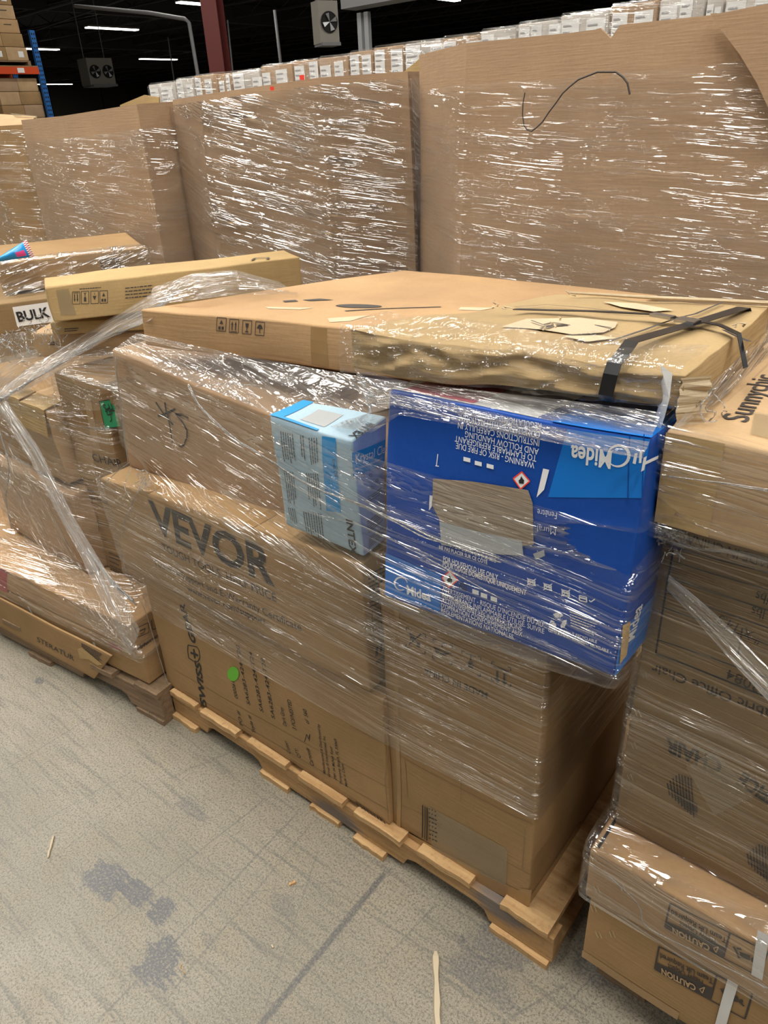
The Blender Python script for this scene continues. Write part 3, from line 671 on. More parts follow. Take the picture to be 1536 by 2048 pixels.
# pallet rack with cartons
b0, b1 = hz(0, 133, 2.7), hz(77, 143, 2.7); e1 = np.array([0, 1., 0]); e2 = np.array([-1., 0, 0]); UPv = np.array([0, 0, 1.])
def rk(x, y, dep=0.0):
    p = hplane(x, y, b0 + e2 * dep, e2); return (p - b0).dot(e1), p[2]
def rbx(s0, s1, d0, d1, z0, z1):
    f = lambda s_, d_, z_: np.array([*(b0 + e1 * s_ + e2 * d_)[:2], z_])
    return [f(s0, d0, z1), f(s1, d0, z1), f(s1, d0, z0), f(s0, d0, z0), f(s0, d1, z1), f(s1, d1, z1), f(s1, d1, z0), f(s0, d1, z0)]
sU = rk(84, 150)[0]
e = empty('pallet_rack', b0 * [1, 1, 0]); tag(e, 'storage rack with orange beams and a perforated blue upright', 'rack')
def c8mesh(C): return [tuple(p) for p in C], [(0, 1, 2, 3), (5, 4, 7, 6), (1, 5, 6, 2), (4, 0, 3, 7), (4, 5, 1, 0), (3, 2, 6, 7)]
for d in (0, 1.0):
    up = link('upright', *c8mesh(rbx(sU - .05, sU + .05, d, d + .07, 0, 3.3)), 'paint_blue', e)
    link('slots', *join([c8mesh(rbx(sU + q - .012, sU + q + .012, d - .004, d, z, z + .03)) for z in np.arange(.3, 3.3, .075) for q in (-.022, .022)]), 'black', e)
    link('upright', *c8mesh(rbx(sU - 2.8, sU - 2.7, d, d + .07, 0, 3.6)), 'paint_blue', e)
for z in (2.64, .3):
    for d in (-.01, 1.02): link('beam', *c8mesh(rbx(sU - 2.75, sU - .05, d, d + .05, z - .06, z + .06)), 'paint_orange', e)
link('beam_label', *c8mesh(rbx(rk(33, 136)[0], rk(47, 138)[0], -.02, -.012, 2.60, 2.68)), 'label_white', e)
link('deck', *c8mesh(rbx(sU - 2.75, sU - .05, .0, 1.0, 2.70, 2.72)), 'kraft_dark', e)
sR = rk(62, 122)[0]
zz = [2.80, 3.02, 3.24, 3.46, 3.68, 3.90]
pal = link('wood_pallet', *join([c8mesh(rbx(sR - 1.3, sR, .02, .9, 2.78, 2.80))] + [c8mesh(rbx(s_, s_ + .06, .02, .9, 2.722, 2.78)) for s_ in (sR - 1.3, sR - .7, sR - .06)]), 'wood_old'); tag(pal, 'wooden pallet under the cartons on the orange rack beam', 'pallet')
rnd = random.Random(5)
names5 = ['bottom', 'second', 'third', 'fourth', 'top']
for r_ in range(5):
    s_ = sR - .02 * r_ - .03 * rnd.random()
    for k in range(3):
        wd = .42
        c_ = simple_carton(rbx(s_ - wd + .004, s_, .03, .8, zz[r_] + .003, zz[r_ + 1] - .003), ['kraft_light', 'kraft_mid', 'kraft_warm'][(r_ + k) % 3], 'brown carton in the %s row of the stack above the orange beam' % names5[r_], 'cartons above the orange beam, %s row' % names5[r_], seed=r_ * 7 + k, n=3)
        if r_ in (0, 4): Ink(c_, 'front', 'label_white', .004).quad((.55, .3), (.8, .3), (.8, .75), (.55, .75), 1, True).done('label_sheet')
        if k < 2 and r_ in (2, 3): Ink(c_, 'front', 'ink_soft', .004).quad((.3, .35), (.65, .35), (.65, .42), (.3, .42), 1, True).done('printed_lettering')
        s_ -= wd
sL = rk(72, 148, .1)[0]
for r_ in range(8):
    z = 2.52 - (r_ + 1) * .225; s_ = sL - .02 * rnd.random()
    for k in range(2):
        wd = .40 + .04 * ((r_ + k) % 2)
        c_ = simple_carton(rbx(s_ - wd + .004, s_, .10, .85, z + .003, z + .222), ['kraft_light', 'kraft_grey', 'kraft_mid'][(r_ * 2 + k) % 3], 'brown carton in the tall stack below the orange beam, beside the blue upright', 'cartons below the orange beam', seed=50 + r_ * 7 + k, n=3)
        s_ -= wd
pal = link('wood_pallet', *join([c8mesh(rbx(sL - 1.0, sL, .05, .9, .68, .71)), c8mesh(rbx(sL - 1.0, sL, .05, .9, .36, .40)), c8mesh(rbx(sL - .95, sL - .1, .1, .85, .40, .68))]), 'wood_old'); tag(pal, 'stacked wooden pallets under the lower carton stack in the rack', 'pallet')
c_ = simple_carton(rbx(sL - 2.3, sL - 1.15, .9, .95, .4, 2.5), 'paint_red', 'dark red panel behind the lower rack bay', None, name='panel', cat='panel')

# ================================================================== PALLETS
PZ = .108   # deck height
def pallet(name, x0, x1, y0, y1, h, mats, label, boards=None, bottoms=None, front_mat=None, seed=0):
    e = empty(name, ((x0 + x1) / 2, (y0 + y1) / 2, 0)); tag(e, label, 'pallet'); rnd = random.Random(seed)
    W = x1 - x0; bt = .016
    prof = [(x0, bt), (x0 + .15, bt)]
    def notch(a, b):
        return [(a, bt), (a + .012, bt + .026), (a + .035, bt + .034), (b - .035, bt + .034), (b - .012, bt + .026), (b, bt)]
    prof += notch(x0 + .15, x0 + .38)[1:] + notch(x1 - .38, x1 - .15) + [(x1, bt), (x1, h - bt), (x0, h - bt)]
    for i, y in enumerate((y0, (y0 + y1) / 2 - .02, y1 - .04)):
        V = [(a, y, b) for a, b in prof] + [(a, y + .04, b) for a, b in prof]; n = len(prof)
        Fc = [tuple(range(n)), tuple(range(n, 2 * n))[::-1]] + [(k, n + k, n + (k + 1) % n, (k + 1) % n) for k in range(n)]
        V = [np.array(p) + (nv(p, 9, seed) * .0015) for p in V]
        bevel(link('stringer', V, Fc, front_mat if (front_mat and i == 0) else mats[0], e), .002)
    for nm, bs, z0 in (('deck_board', boards, h - bt), ('bottom_board', bottoms, 0.0)):
        for (a, b) in bs:
            V, Fc = box_vf((a, y0 - .006 - .01 * rnd.random(), z0), (b, y1 + .005, z0 + bt))
            # rough sawn ends
            g, F2 = [], []
            nx, ny = 6, 20
            for kz, zz_ in enumerate((z0, z0 + bt)):
                for i in range(nx + 1):
                    for j in range(ny + 1):
                        x = a + (b - a) * i / nx; y = V[0][1] + (V[2][1] - V[0][1]) * j / ny
                        if j == 0: y += .004 * noise.noise(Vector((x * 70, z0, seed)))
                        g.append((x + .002 * noise.noise(Vector((y * 6, x, seed))), y, zz_ + .001 * noise.noise(Vector((x * 20, y * 5, seed)))))
            q = (nx + 1) * (ny + 1); id_ = lambda k, i, j: k * q + i * (ny + 1) + j
            for i in range(nx):
                for j in range(ny): F2 += [(id_(1, i, j), id_(1, i + 1, j), id_(1, i + 1, j + 1), id_(1, i, j + 1)), (id_(0, i, j), id_(0, i, j + 1), id_(0, i + 1, j + 1), id_(0, i + 1, j))]
                F2 += [(id_(0, i, 0), id_(0, i + 1, 0), id_(1, i + 1, 0), id_(1, i, 0)), (id_(0, i, ny), id_(1, i, ny), id_(1, i + 1, ny), id_(0, i + 1, ny))]
            for j in range(ny): F2 += [(id_(0, 0, j), id_(1, 0, j), id_(1, 0, j + 1), id_(0, 0, j + 1)), (id_(0, nx, j), id_(0, nx, j + 1), id_(1, nx, j + 1), id_(1, nx, j))]
            link(nm, g, F2, mats[1], e)
    return e
FY = .868
bx = lambda x, y: hy(x, y, FY)[0]
wood('wood_front', (.36, .20, .085), (.50, .31, .135), stains=[(tuple(hy(675, 1632, FY) - [(bx(350, 1420) + bx(1110, 1900)) / 2, (FY + 1.86) / 2, 0]), (.10, .035), (.11, .115, .13)), (tuple(hy(1000, 1820, FY) - [(bx(350, 1420) + bx(1110, 1900)) / 2, (FY + 1.86) / 2, 0]), (.085, .04), (.12, .125, .14))])
PX0, PX1 = bx(350, 1420), bx(1106, 1900)
pl = pallet('wood_pallet', PX0, PX1, FY, 1.86, PZ, ('wood_new', 'wood_new'), 'pale new wood pallet with grey smeared front stringer under the blue and brown cartons',
            [(bx(352, 1412), bx(400, 1440)), (bx(413, 1450), bx(482, 1492)), (bx(503, 1502), bx(579, 1552)), (bx(604, 1560), bx(691, 1612)), (bx(715, 1628), bx(807, 1685)), (bx(838, 1703), bx(942, 1770)), (bx(1003, 1805), bx(1098, 1868))],
            [(PX0, PX0 + .11), (bx(530, 1575), bx(584, 1608)), (bx(628, 1635), bx(684, 1672)), (bx(716, 1690), bx(775, 1730)), (bx(983, 1860), bx(1098, 1925))], front_mat='wood_front', seed=3)
LX1 = hz(345, 1440, 0)[0]
YAW = math.radians(5.5); PIV = np.array([LX1 - .05, .83, 0])
def turn(C):
    c_, s_ = math.cos(YAW), math.sin(YAW); return [PIV + np.array([(p - PIV)[0] * c_ - (p - PIV)[1] * s_, (p - PIV)[0] * s_ + (p - PIV)[1] * c_, p[2]]) for p in C]
lp = pallet('wood_pallet', LX1 - 1.22, LX1 - .0, .82, 1.82, .12, ('wood_old', 'wood_old'), 'old dark wood pallet with a torn film scrap, under the long flat cartons',
       [(LX1 - 1.22 + k * .155, LX1 - 1.22 + k * .155 + .10) for k in range(7)] + [(LX1 - .10, LX1)], [(LX1 - 1.22, LX1 - 1.1), (LX1 - .66, LX1 - .54), (LX1 - .12, LX1)], seed=9)
lp.rotation_euler.z = YAW; lp.location = turn([np.array(lp.location)])[0]
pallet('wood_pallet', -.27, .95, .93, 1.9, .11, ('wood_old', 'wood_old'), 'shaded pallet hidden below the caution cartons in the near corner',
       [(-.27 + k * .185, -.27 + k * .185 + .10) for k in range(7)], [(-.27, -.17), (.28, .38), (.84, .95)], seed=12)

# ================================================================== MIDDLE PALLET LOAD
# lower left carton (luggage carton)
G_M = None
Y1 = .876
swC = rbox(hy(346, 1402, Y1)[0], hy(781, 1664, Y1)[0], Y1, Y1 + .5, PZ + .002, .492)
sw = Carton('carton', swC, 'kraft_mid', 'wide brown luggage carton with a green dot, resting on the new pallet', seed=1.5, amp=.003, bulge=.004, n=20)
mcC = rbox(hy(788, 1668, .889)[0], hy(1056, 1822, .889)[0], .889, 1.36, PZ + .002, .772)
mc = Carton('carton', mcC, 'kraft_mid', 'tall brown carton with handling symbols, below the big blue box', seed=4.5, amp=.004, bulge=.006, n=22)
vvF = [hy(200, 955, .862), hy(722, 1127, .862), hy(738, 1366, .862), hy(252, 1132, .862)]
vvC = vvF + [p + np.array([0, .43, 0]) for p in vvF]
for i in (2, 3, 6, 7): vvC[i][2] = .506 if i in (3, 7) else .512
vv = Carton('carton', vvC, 'kraft_mid', 'long brown carton with big faded black brand lettering, on top of the luggage carton', seed=7.5, amp=.004, bulge=.005, n=20)
zv = (vvC[0][2], vvC[1][2])
print('vevor top', zv, [tuple(np.round(p, 3)) for p in vvC[:4]])
brF = [hy(222, 700, .945), hy(545, 836, .945), hy(572, 1050, .945), hy(258, 930, .945)]
dr = nz(brF[1] - brF[0]); x_end = -.745
def ext(p, d, x): return p + d * ((x - p[0]) / d[0])
brC = [brF[0], ext(brF[1], dr, x_end), ext(brF[2], nz(brF[2] - brF[3]), x_end), brF[3]]
brC = brC + [p + np.array([0, .36, 0.0]) for p in brC]
print('brown', [tuple(np.round(p, 3)) for p in brC[:4]])
br = Carton('carton', brC, 'kraft_grey', 'long brown carton marked with a handwritten star and five, behind the pale blue box', seed=9.1, amp=.006, bulge=.004, n=20)
ZT = zv[1] + .012
ib = [hz(572, 1050, ZT + .01), hz(727, 1115, ZT), hz(768, 1080, ZT)]; 
H_ = lambda p, x, y: EYE + ray(x, y) * ((p[:2] - EYE[:2]).dot(ray(x, y)[:2]) / (ray(x, y)[:2]).dot(ray(x, y)[:2]))
it_ = [H_(ib[0], 537, 828), H_(ib[1], 705, 880), H_(ib[2], 768, 835)]
bk = lambda a, b, c: a + (c - b)
IC = [it_[0], it_[1], ib[1], ib[0], bk(it_[0], it_[1], it_[2]), it_[2], ib[2], bk(ib[0], ib[1], ib[2])]
IC[4][2] = it_[2][2] - .002
# the box is a little deeper than the part that shows
for i, j in ((4, 0), (5, 1), (6, 2), (7, 3)): IC[i] = IC[j] + (IC[i] - IC[j]) * 1.08
print('intex', [tuple(np.round(p, 3)) for p in IC])
ix = Carton('carton', IC, 'box_ice', 'pale blue and white pool accessory box standing beside the big blue box', seed=3.3, amp=.004, fr=8, bulge=.004, n=18)
MF = [hy(777, 781, .835), hy(1301, 881, .835), hy(1227, 1357, .80), hy(768, 1190, .80)]
MC = MF + [p + np.array([.0, .20, -.012]) for p in MF]
print('midea', [tuple(np.round(p, 3)) for p in MC])
md = Carton('carton', MC, 'box_blue', 'big dark blue appliance box leaning out over the tall brown carton', seed=2.2, amp=.004, bulge=.006, n=22)

# flat cartons on top
F1C = [np.array((-1.47, .965, 1.196)), np.array((-.62, 1.11, 1.186)), np.array((-.62, 1.12, 1.118)), np.array((-1.462, .975, 1.112)), np.array((-1.22, 1.60, 1.175)), np.array((-.55, 1.62, 1.18)), np.array((-.55, 1.62, 1.11)), np.array((-1.22, 1.60, 1.105))]
fa, fb_ = hz(280, 618, 1.198), hz(693, 655, 1.198); d = nz(fb_ - fa)
F1C[0] = fa; F1C[1] = fa + d * .93; 
ga = hplane(290, 690, fa, np.array([-d[1], d[0], 0])); gb = hplane(695, 745, fa, np.array([-d[1], d[0], 0])); d2 = nz(gb - ga)
F1C[3] = ga; F1C[2] = ga + d2 * (.93 if True else 0)
F1C[2][2] = max(F1C[2][2], 1.08)
F1C[4] = np.array((-1.25, 1.62, 1.19)); F1C[5] = np.array((F1C[1][0] + .02, 1.62, 1.19)); F1C[6] = F1C[5] - [0, 0, .09]; F1C[7] = F1C[4] - [0, 0, .09]
print('F1', [tuple(np.round(p, 3)) for p in F1C])
f1 = Carton('flat_carton', F1C, 'kraft_warm', 'clean flat brown carton with four handling symbols, half under the crumpled one', seed=6.1, amp=.004, fr=4, bulge=.003, n=20)
F2z = 1.268
F2F = [hz(695, 660, F2z), hz(1352, 742, F2z)]
F2b = [hy(695, 738, F2F[0][1]), hy(1345, 812, F2F[1][1])]
F2C = [F2F[0], F2F[1] + [0.012, 0, 0], F2b[1] + [.012, 0, 0], F2b[0], hz(992, 606, F2z), hz(1560, 612, F2z)]
F2C[4] = hz(1120, 590, F2z - .004); F2C[5] = hz(1545, 612, F2z - .002)
F2C[4] = F2C[4] + (F2C[4] - F2C[0]) * 0.0
F2C += [F2C[5] - [0, 0, .075], F2C[4] - [0, 0, .075]]
print('F2', [tuple(np.round(p, 3)) for p in F2C])
f2 = Carton('flat_carton', F2C, 'kraft_crumpled', 'crumpled flat brown carton bound with black straps, topmost of the middle load', seed=8.8, amp=.008, fr=7, bulge=.004, amp2=.0025, fr2=20, n=44, bev=.006, fold=.0045)

# ---- print on the luggage carton
i1 = Ink(sw, 'front', 'ink_black')
i1.text('SWISS', (414, 1416), (403, 1327), h=.026, bold=.03)
i1.text('GEAR', (395, 1288), (371, 1206), h=.026, bold=.03)
q = [(378, 1290), (396, 1293), (400, 1300), (402, 1314), (398, 1322), (392, 1324), (379, 1316), (377, 1300), (378, 1290)]
i1.line(q, .003); i1.quad((383, 1303), (398, 1308), (398, 1312), (383, 1307), 1); i1.quad((388, 1297), (391, 1298), (393, 1317), (390, 1316), 1)
for s_, a, b_ in (('PO #', (486, 1452), (480, 1421)), ('Style #', (511, 1466), (503, 1430)), ('000261', (478, 1396), (471, 1362)), ('SA6283-424-T20', (503, 1409), (480, 1290)), ('SA6283-424-T24', (530, 1424), (506, 1303)),
                  ('SA6283-424-T28', (554, 1438), (530, 1316)), ('Color:', (584, 1508), (577, 1482)), ('QTY:', (604, 1516), (598, 1497)), ('Carton#', (630, 1532), (621, 1496)), ('Dark Grey', (577, 1452), (569, 1414)),
                  ('3 PCS/NESTED', (596, 1459), (584, 1399)), ('of  560', (621, 1446), (615, 1417)), ('Manufactured & Distributed by', (653, 1548), (641, 1446)), ('Group III International, Inc.', (662, 1554), (652, 1469)),
                  ('2981 W McNab Road', (675, 1560), (666, 1493)), ('Pompano Beach, FL 33069', (686, 1568), (675, 1477)), ('Made in China', (697, 1573), (688, 1527))):
    i1.text(s_, a, b_, h=.0135 if a[0] < 640 else .009, bold=.004)
i1.line([(612, 1482), (616, 1466), (620, 1476), (622, 1466), (621, 1480)], .002)
for k in range(9): i1.line([(713 + k * 7, 1602 + k * 5), (722 + k * 7, 1618 + k * 4.5)], .0025)
for k in range(4): i1.line([(714 + k * 2, 1602 + k * 4), (768 + k * 2, 1638 + k * 4)], .0015)
i1.done('printed_lettering')
Ink(sw, 'front', 'dot_green', .002).disc((469, 1345), 11.5, 14.5).done('green_sticker')
i1 = Ink(sw, 'front', 'kraft_dark', .0008)
for a, b_ in (((372, 1382), (782, 1622)), ((350, 1340), (778, 1576)), ((700, 1450), (778, 1490)), ((768, 1430), (776, 1500)), ((776, 1500), (770, 1560)), ((770, 1560), (778, 1640))): i1.line([a, b_], .0018)
i1.done('crease')
# ---- print on the tall carton
i1 = Ink(mc, 'front', 'ink_soft')
i1.text('MADE IN CHINA', (976, 1383), (850, 1329), h=.0155, bold=.012)
def corners(i1, cx, cy, s_, sl):
    for sx in (-1, 1):
        for sy in (-1, 1):
            x, y = cx + sx * s_, cy + sy * s_ + sl * sx * s_
            i1.line([(x - sx * 6, y - sx * 6 * sl), (x, y), (x, y - sy * 6)], .0022)
for (x, y) in ((832, 1278), (885, 1300), (942, 1324), (1002, 1346)): corners(i1, x, y, 19, .36)
i1.quad((992, 1338), (996, 1340), (996, 1356), (992, 1354), 1); i1.poly([(987, 1352), (1001, 1358), (994, 1364)]); i1.quad((1006, 1343), (1010, 1345), (1010, 1361), (1006, 1359), 1); i1.poly([(1001, 1357), (1015, 1363), (1008, 1369)]); i1.line([(986, 1330), (1017, 1341)], .003)
i1.line([(941, 1305), (941, 1317)], .003); i1.poly([(937, 1317), (945, 1320), (946, 1334), (936, 1331)]); i1.line([(930, 1303), (952, 1311)], .002)
i1.poly([(868, 1291), (884, 1302), (902, 1302), (890, 1308), (872, 1302)]); i1.line([(866, 1290), (903, 1304)], .002); i1.line([(884, 1291), (884, 1283), (892, 1285)], .0025)
i1.poly([(820, 1262), (830, 1270), (828, 1280), (820, 1276)]); i1.poly([(834, 1278), (841, 1281), (841, 1292), (834, 1289)]); i1.line([(818, 1285), (842, 1265)], .003); i1.line([(816, 1262), (836, 1282)], .003)
i1.done('printed_lettering')
i1 = Ink(mc, 'front', 'kraft_dark', .0008)
for L in (((795, 1505), (1069, 1649)), ((790, 1604), (815, 1612), (848, 1626), (960, 1690), (1061, 1749)), ((812, 1515), (816, 1590)), ((925, 1560), (924, 1600)), ((1052, 1655), (1046, 1738)), ((862, 1640), (1012, 1722))): i1.line(L, .0016)
i1.done('crease')
i1 = Ink(mc, 'front', 'pack_tape', .0012); i1.quad((793, 1650), (1060, 1793), (1055, 1820), (790, 1668), 10); i1.quad((1042, 1777), (1064, 1780), (1060, 1815), (1028, 1800), 3); i1.quad((790, 1195), (799, 1197), (803, 1670), (795, 1668), 14); i1.done('brown_tape')
Ink(mc, 'front', 'clear_tape', .002).quad((858, 1608), (1018, 1695), (1014, 1771), (866, 1697), 10).done('clear_tape')
i1 = Ink(mc, 'front', 'ink_black', .003)
i1.line([(848, 1605), (847, 1672)], .003); i1.line([(853, 1608), (852, 1675)], .002); i1.line([(857, 1610), (856, 1678)], .003)
rnd = random.Random(4)
for k in range(8):
    y = 1612 + k * 8.5; x = 860
    for j in range(3):
        l = rnd.uniform(2, 5); i1.line([(x + j * 6, y + j * 2.6), (x + j * 6 + l, y + j * 2.6 + l * .45)], .003)
i1.done('barcode')
i1 = Ink(mc, 'right', 'pack_tape', .0012); i1.quad((0, .955), (.5, .955), (.5, 1), (0, 1), 6, True); i1.done('brown_tape')
# ---- print on the long lettered carton
i1 = Ink(vv, 'front', 'ink_black')
i1.text('VEVOR', (309, 1059), (552, 1170), h=.082, bold=.03)
i1.done('brand_lettering')
i1 = Ink(vv, 'front', 'ink_soft')
i1.text('TOUGH TOOLS, HALF PRICE', (328, 1098), (557, 1203), h=.020, bold=.012)
i1.text('Technical Support and E-Warranty Certificate', (311, 1128), (606, 1261), h=.018, bold=.006)
i1.text('www.vevor.com/support', (378, 1181), (536, 1249), h=.018, bold=.012)
i1.done('printed_lettering')
i1 = Ink(vv, 'right', 'ink_soft')
i1.bars((733, 1146), (772, 1124), (775, 1200), (738, 1216), 9, seed=3)
for (x, y) in ((742, 1222), (758, 1214), (744, 1250), (760, 1240)): i1.line([(x, y), (x + 12, y - 8), (x + 13, y + 12), (x + 1, y + 20), (x, y)], .0012)
i1.quad((750, 1296), (755, 1292), (755, 1310), (750, 1314), 1); i1.quad((759, 1288), (764, 1284), (764, 1300), (759, 1304), 1); i1.bars((750, 1322), (772, 1306), (773, 1314), (751, 1330), 2)
i1.done('printed_lettering')
i1 = Ink(vv, 'top', 'pack_tape', .0012); i1.quad((.20, .62), (.24, .62), (.24, 1), (.20, 1), 5, True); i1.quad((.62, .62), (.66, .62), (.66, 1), (.62, 1), 5, True); i1.done('brown_tape')
i1 = Ink(vv, 'front', 'pack_tape', .0006); i1.quad((.19, 0), (.235, 0), (.235, .16), (.19, .16), 3, True); i1.done('brown_tape')
# ---- handwriting on the long carton behind
i1 = Ink(br, 'front', 'ink_black', .0025)
for L, wd in ((((313, 805), (330, 828), (349, 848)), .006), (((331, 804), (334, 822), (338, 832)), .006), (((318, 832), (335, 826), (352, 817)), .006), (((337, 830), (342, 850), (348, 887)), .004),
              (((353, 827), (368, 828), (380, 834)), .007), (((355, 829), (366, 840), (377, 858), (377, 872), (371, 888), (366, 892), (361, 888)), .0055)): i1.line(L, wd)
i1.done('handwriting')
# ---- pale blue box
i1 = Ink(ix, 'front', 'ink_sky'); i1.quad((646, 868), (673, 873), (685, 1027), (655, 1021), 6); i1.done('blue_band')
i1 = Ink(ix, 'front', 'ink_black')
i1.text('INTEX', (694, 1038), (702, 1108), h=.0165, bold=.02)
i1.done('brand_lettering')
i1 = Ink(ix, 'front', 'ink_soft')
for (x0, y0, x1, y1, x2, y2, x3, y3, k, sd) in ((560, 860, 568, 925, 596, 935, 588, 866, 6, 1), (600, 868, 606, 928, 616, 930, 610, 868, 2, 2), (618, 872, 624, 930, 643, 940, 638, 872, 4, 3), (566, 940, 576, 1010, 596, 1018, 588, 945, 5, 4),
                                                (612, 945, 618, 1010, 646, 1022, 640, 945, 6, 5), (575, 1015, 584, 1048, 600, 1058, 592, 1018, 4, 6), (606, 1022, 614, 1066, 652, 1084, 646, 1028, 8, 7)):
    i1.bars((x0, y0), (x1, y1), (x2, y2), (x3, y3), k, .35, .3, sd)
i1.text('Krystal Clear', (668, 915), (674, 955), h=.008)
i1.done('small_lettering')
i1 = Ink(ix, 'right', 'box_periwinkle', .0006); i1.quad((.02, .01), (.98, .01), (.98, .99), (.02, .99), 8, True); i1.done('side_panel')
i1 = Ink(ix, 'right', 'ink_sky', .0014); i1.quad((707, 904), (768, 877), (768, 925), (708, 951), 6); i1.done('blue_band')
i1 = Ink(ix, 'right', 'ink_white', .002); i1.text('Krystal Clear', (713, 923), (776, 900), h=.016, bold=0); i1.bars((712, 934), (766, 910), (766, 914), (712, 938), 2, .3); i1.done('brand_lettering')
i1 = Ink(ix, 'right', 'ink_soft', .002)
i1.bars((730, 1042), (766, 1015), (766, 1040), (732, 1068), 6, .35, .4, 8); i1.bars((733, 1074), (766, 1050), (766, 1070), (733, 1098), 6, .35, .3, 9); i1.bars((733, 990), (766, 970), (766, 985), (733, 1005), 3, .3, .4, 4)
for x, y in ((725, 948), (739, 947), (754, 932), (752, 958), (742, 973)): i1.disc((x, y), 3, 3, 10, .0008)
i1.done('small_lettering')
i1 = Ink(ix, 'top', 'ink_sky'); i1.quad((0.0, .0), (.14, .0), (.14, 1), (.0, 1), 4, True); i1.quad((.14, .9), (.6, .93), (.6, 1), (.14, 1), 4, True); i1.done('blue_band')
i1 = Ink(ix, 'top', 'ink_silver', .0008); i1.quad((.3, .25), (.6, .25), (.6, .8), (.3, .8), 4, True); i1.done('picture_panel')
i1 = Ink(ix, 'top', 'ink_black', .0018); i1.text('INTEX', (.92, .35), (.92, .9), h=.02, bold=.02, uvmode=True); i1.done('brand_lettering')
# ---- big blue box
i1 = Ink(md, 'front', 'ink_cyan', .0006)
i1.quad((1138, 858), (1299, 883), (1283, 1000), (1100, 990), 10); i1.quad((771, 1104), (884, 1146), (882, 1221), (770, 1188), 6)
i1.done('light_blue_panel')
i1 = Ink(md, 'front', 'ink_white', .0014)
for s_, a, b_ in (('REGULATIONS.', (1086, 846), (1002, 832)), ('COMPLIANCE WITH NATIONAL', (1084, 863), (916, 830)), ('INSTRUCTIONS CAREFULLY IN', (1083, 879), (917, 846)), ('AND FOLLOW HANDLING', (1082, 896), (932, 863)),
                  ('TO FLAMMABLE REFRIGERANT', (1078, 909), (912, 872)), ('WARNING - RISK OF FIRE DUE', (1074, 922), (915, 886)),
                  ('AVERTISSEMENT - RISQUE D\'INCENDIE DÛ AU', (887, 1178), (1089, 1252)), ('RÉFRIGÉRANT INFLAMMABLE UTILISÉ. SUIVRE', (887, 1189), (1091, 1266)), ('ATTENTIVEMENT LES INSTRUCTIONS', (886, 1200), (1046, 1260)),
                  ('D\'OPÉRATION CONFORMÉMENT AUX', (885, 1211), (1047, 1272)), ('RÉGLEMENTATIONS NATIONALES.', (885, 1222), (1031, 1278))):
    i1.text(s_, a, b_, h=.0092, bold=.0)
for s_, a, b_, h in (('FOR HOUSEHOLD USE ONLY', (889, 1118), (1000, 1155), .0088), ('POUR USAGE DOMESTIQUE UNIQUEMENT', (888, 1128), (1057, 1186), .0088), ('DO NOT LAY DOWN ON THIS SIDE', (885, 1084), (996, 1120), .0065), ('NE PAS PLACER SUR CE CÔTÉ', (881, 1094), (979, 1124), .0065),
                     ('THIS CARTON IS RECYCLABLE', (1100, 1254), (1196, 1287), .0055), ('CETTE BOITE EST EGALEMENT RECYCLABLE', (1100, 1261), (1218, 1306), .0055)):
    i1.text(s_, a, b_, h=h, bold=.018)
i1.text('Midea', (815, 1184), (864, 1199), h=.017, bold=.03); i1.text('Midea', (1226, 905), (1146, 890), h=.024, bold=.025)
def swoosh(i1, cx, cy, r, a0, a1, wd):
    P = [(cx + r * math.cos(a), cy + r * math.sin(a)) for a in np.linspace(a0, a1, 22)]
    for k in range(21): i1.line(P[k:k + 2], wd * (.35 + .65 * math.sin(math.pi * (k + .5) / 21)))
swoosh(i1, 803, 1164, 13, -5.2, -.2, .003); swoosh(i1, 1238, 914, 21, -3.0, 2.4, .004)
i1.bars((1144, 1212), (1196, 1232), (1200, 1276), (1146, 1252), 7, .35, .35, 5)
for k, (x, y) in enumerate(((1068, 1158), (1101, 1168), (1137, 1181), (1171, 1193))):
    i1.line([(x - 7, y - 6), (x + 7, y - 2), (x + 7, y + 8), (x - 7, y + 4), (x - 7, y - 6)], .0016); i1.line([(x - 7, y - 2), (x + 7, y + 2)], .0025)
    if k < 3: i1.line([(x - 9, y - 8), (x + 9, y + 9)], .0012); i1.line([(x - 9, y + 7), (x + 9, y - 6)], .0012)
    else: i1.line([(x + 12, y + 4), (x + 15, y + 8), (x + 23, y + 2)], .0015)
for (x, y) in ((955, 1180), (972, 1187), (992, 1194)): i1.quad((x - 7, y - 6), (x + 6, y - 2), (x + 6, y + 7), (x - 7, y + 3), 1)
for (x, y) in ((938, 918), (961, 925), (985, 930)): i1.quad((x - 7, y - 5), (x + 7, y - 2), (x + 7, y + 6), (x - 7, y + 3), 1)
for k in range(3):
    a = 2 * math.pi * k / 3 + .3; cx, cy = 1121, 1240
    p = [(cx + 17 * math.cos(a + b_), cy + 18 * math.sin(a + b_)) for b_ in (-.45, .0, .45)]; q = [(cx + 9 * math.cos(a + b_), cy + 9 * math.sin(a + b_)) for b_ in (.5, -.35)]
    i1.poly(p + q); i1.poly([(cx + 19 * math.cos(a + .5), cy + 19 * math.sin(a + .5)), (cx + 15 * math.cos(a + .95), cy + 15 * math.sin(a + .95)), (cx + 7 * math.cos(a + .6), cy + 7 * math.sin(a + .6))])
i1.line([(879, 909), (877, 933)], .0015); i1.line([(875, 932), (882, 933)], .0015)
i1.text('Fenêtre', (1118, 1020), (1080, 1012), h=.010, bold=-.01); i1.text('Mural', (1116, 1052), (1080, 1044), h=.010, bold=-.01)
i1.poly([(1091, 934), (1103, 937), (1093, 975), (1078, 990)]); i1.quad((1270, 910), (1276, 910), (1272, 932), (1266, 930), 1); i1.poly([(1280, 905), (1285, 906), (1283, 930), (1278, 930)])
i1.poly([(864, 990), (870, 991), (868, 1012), (862, 1020)])
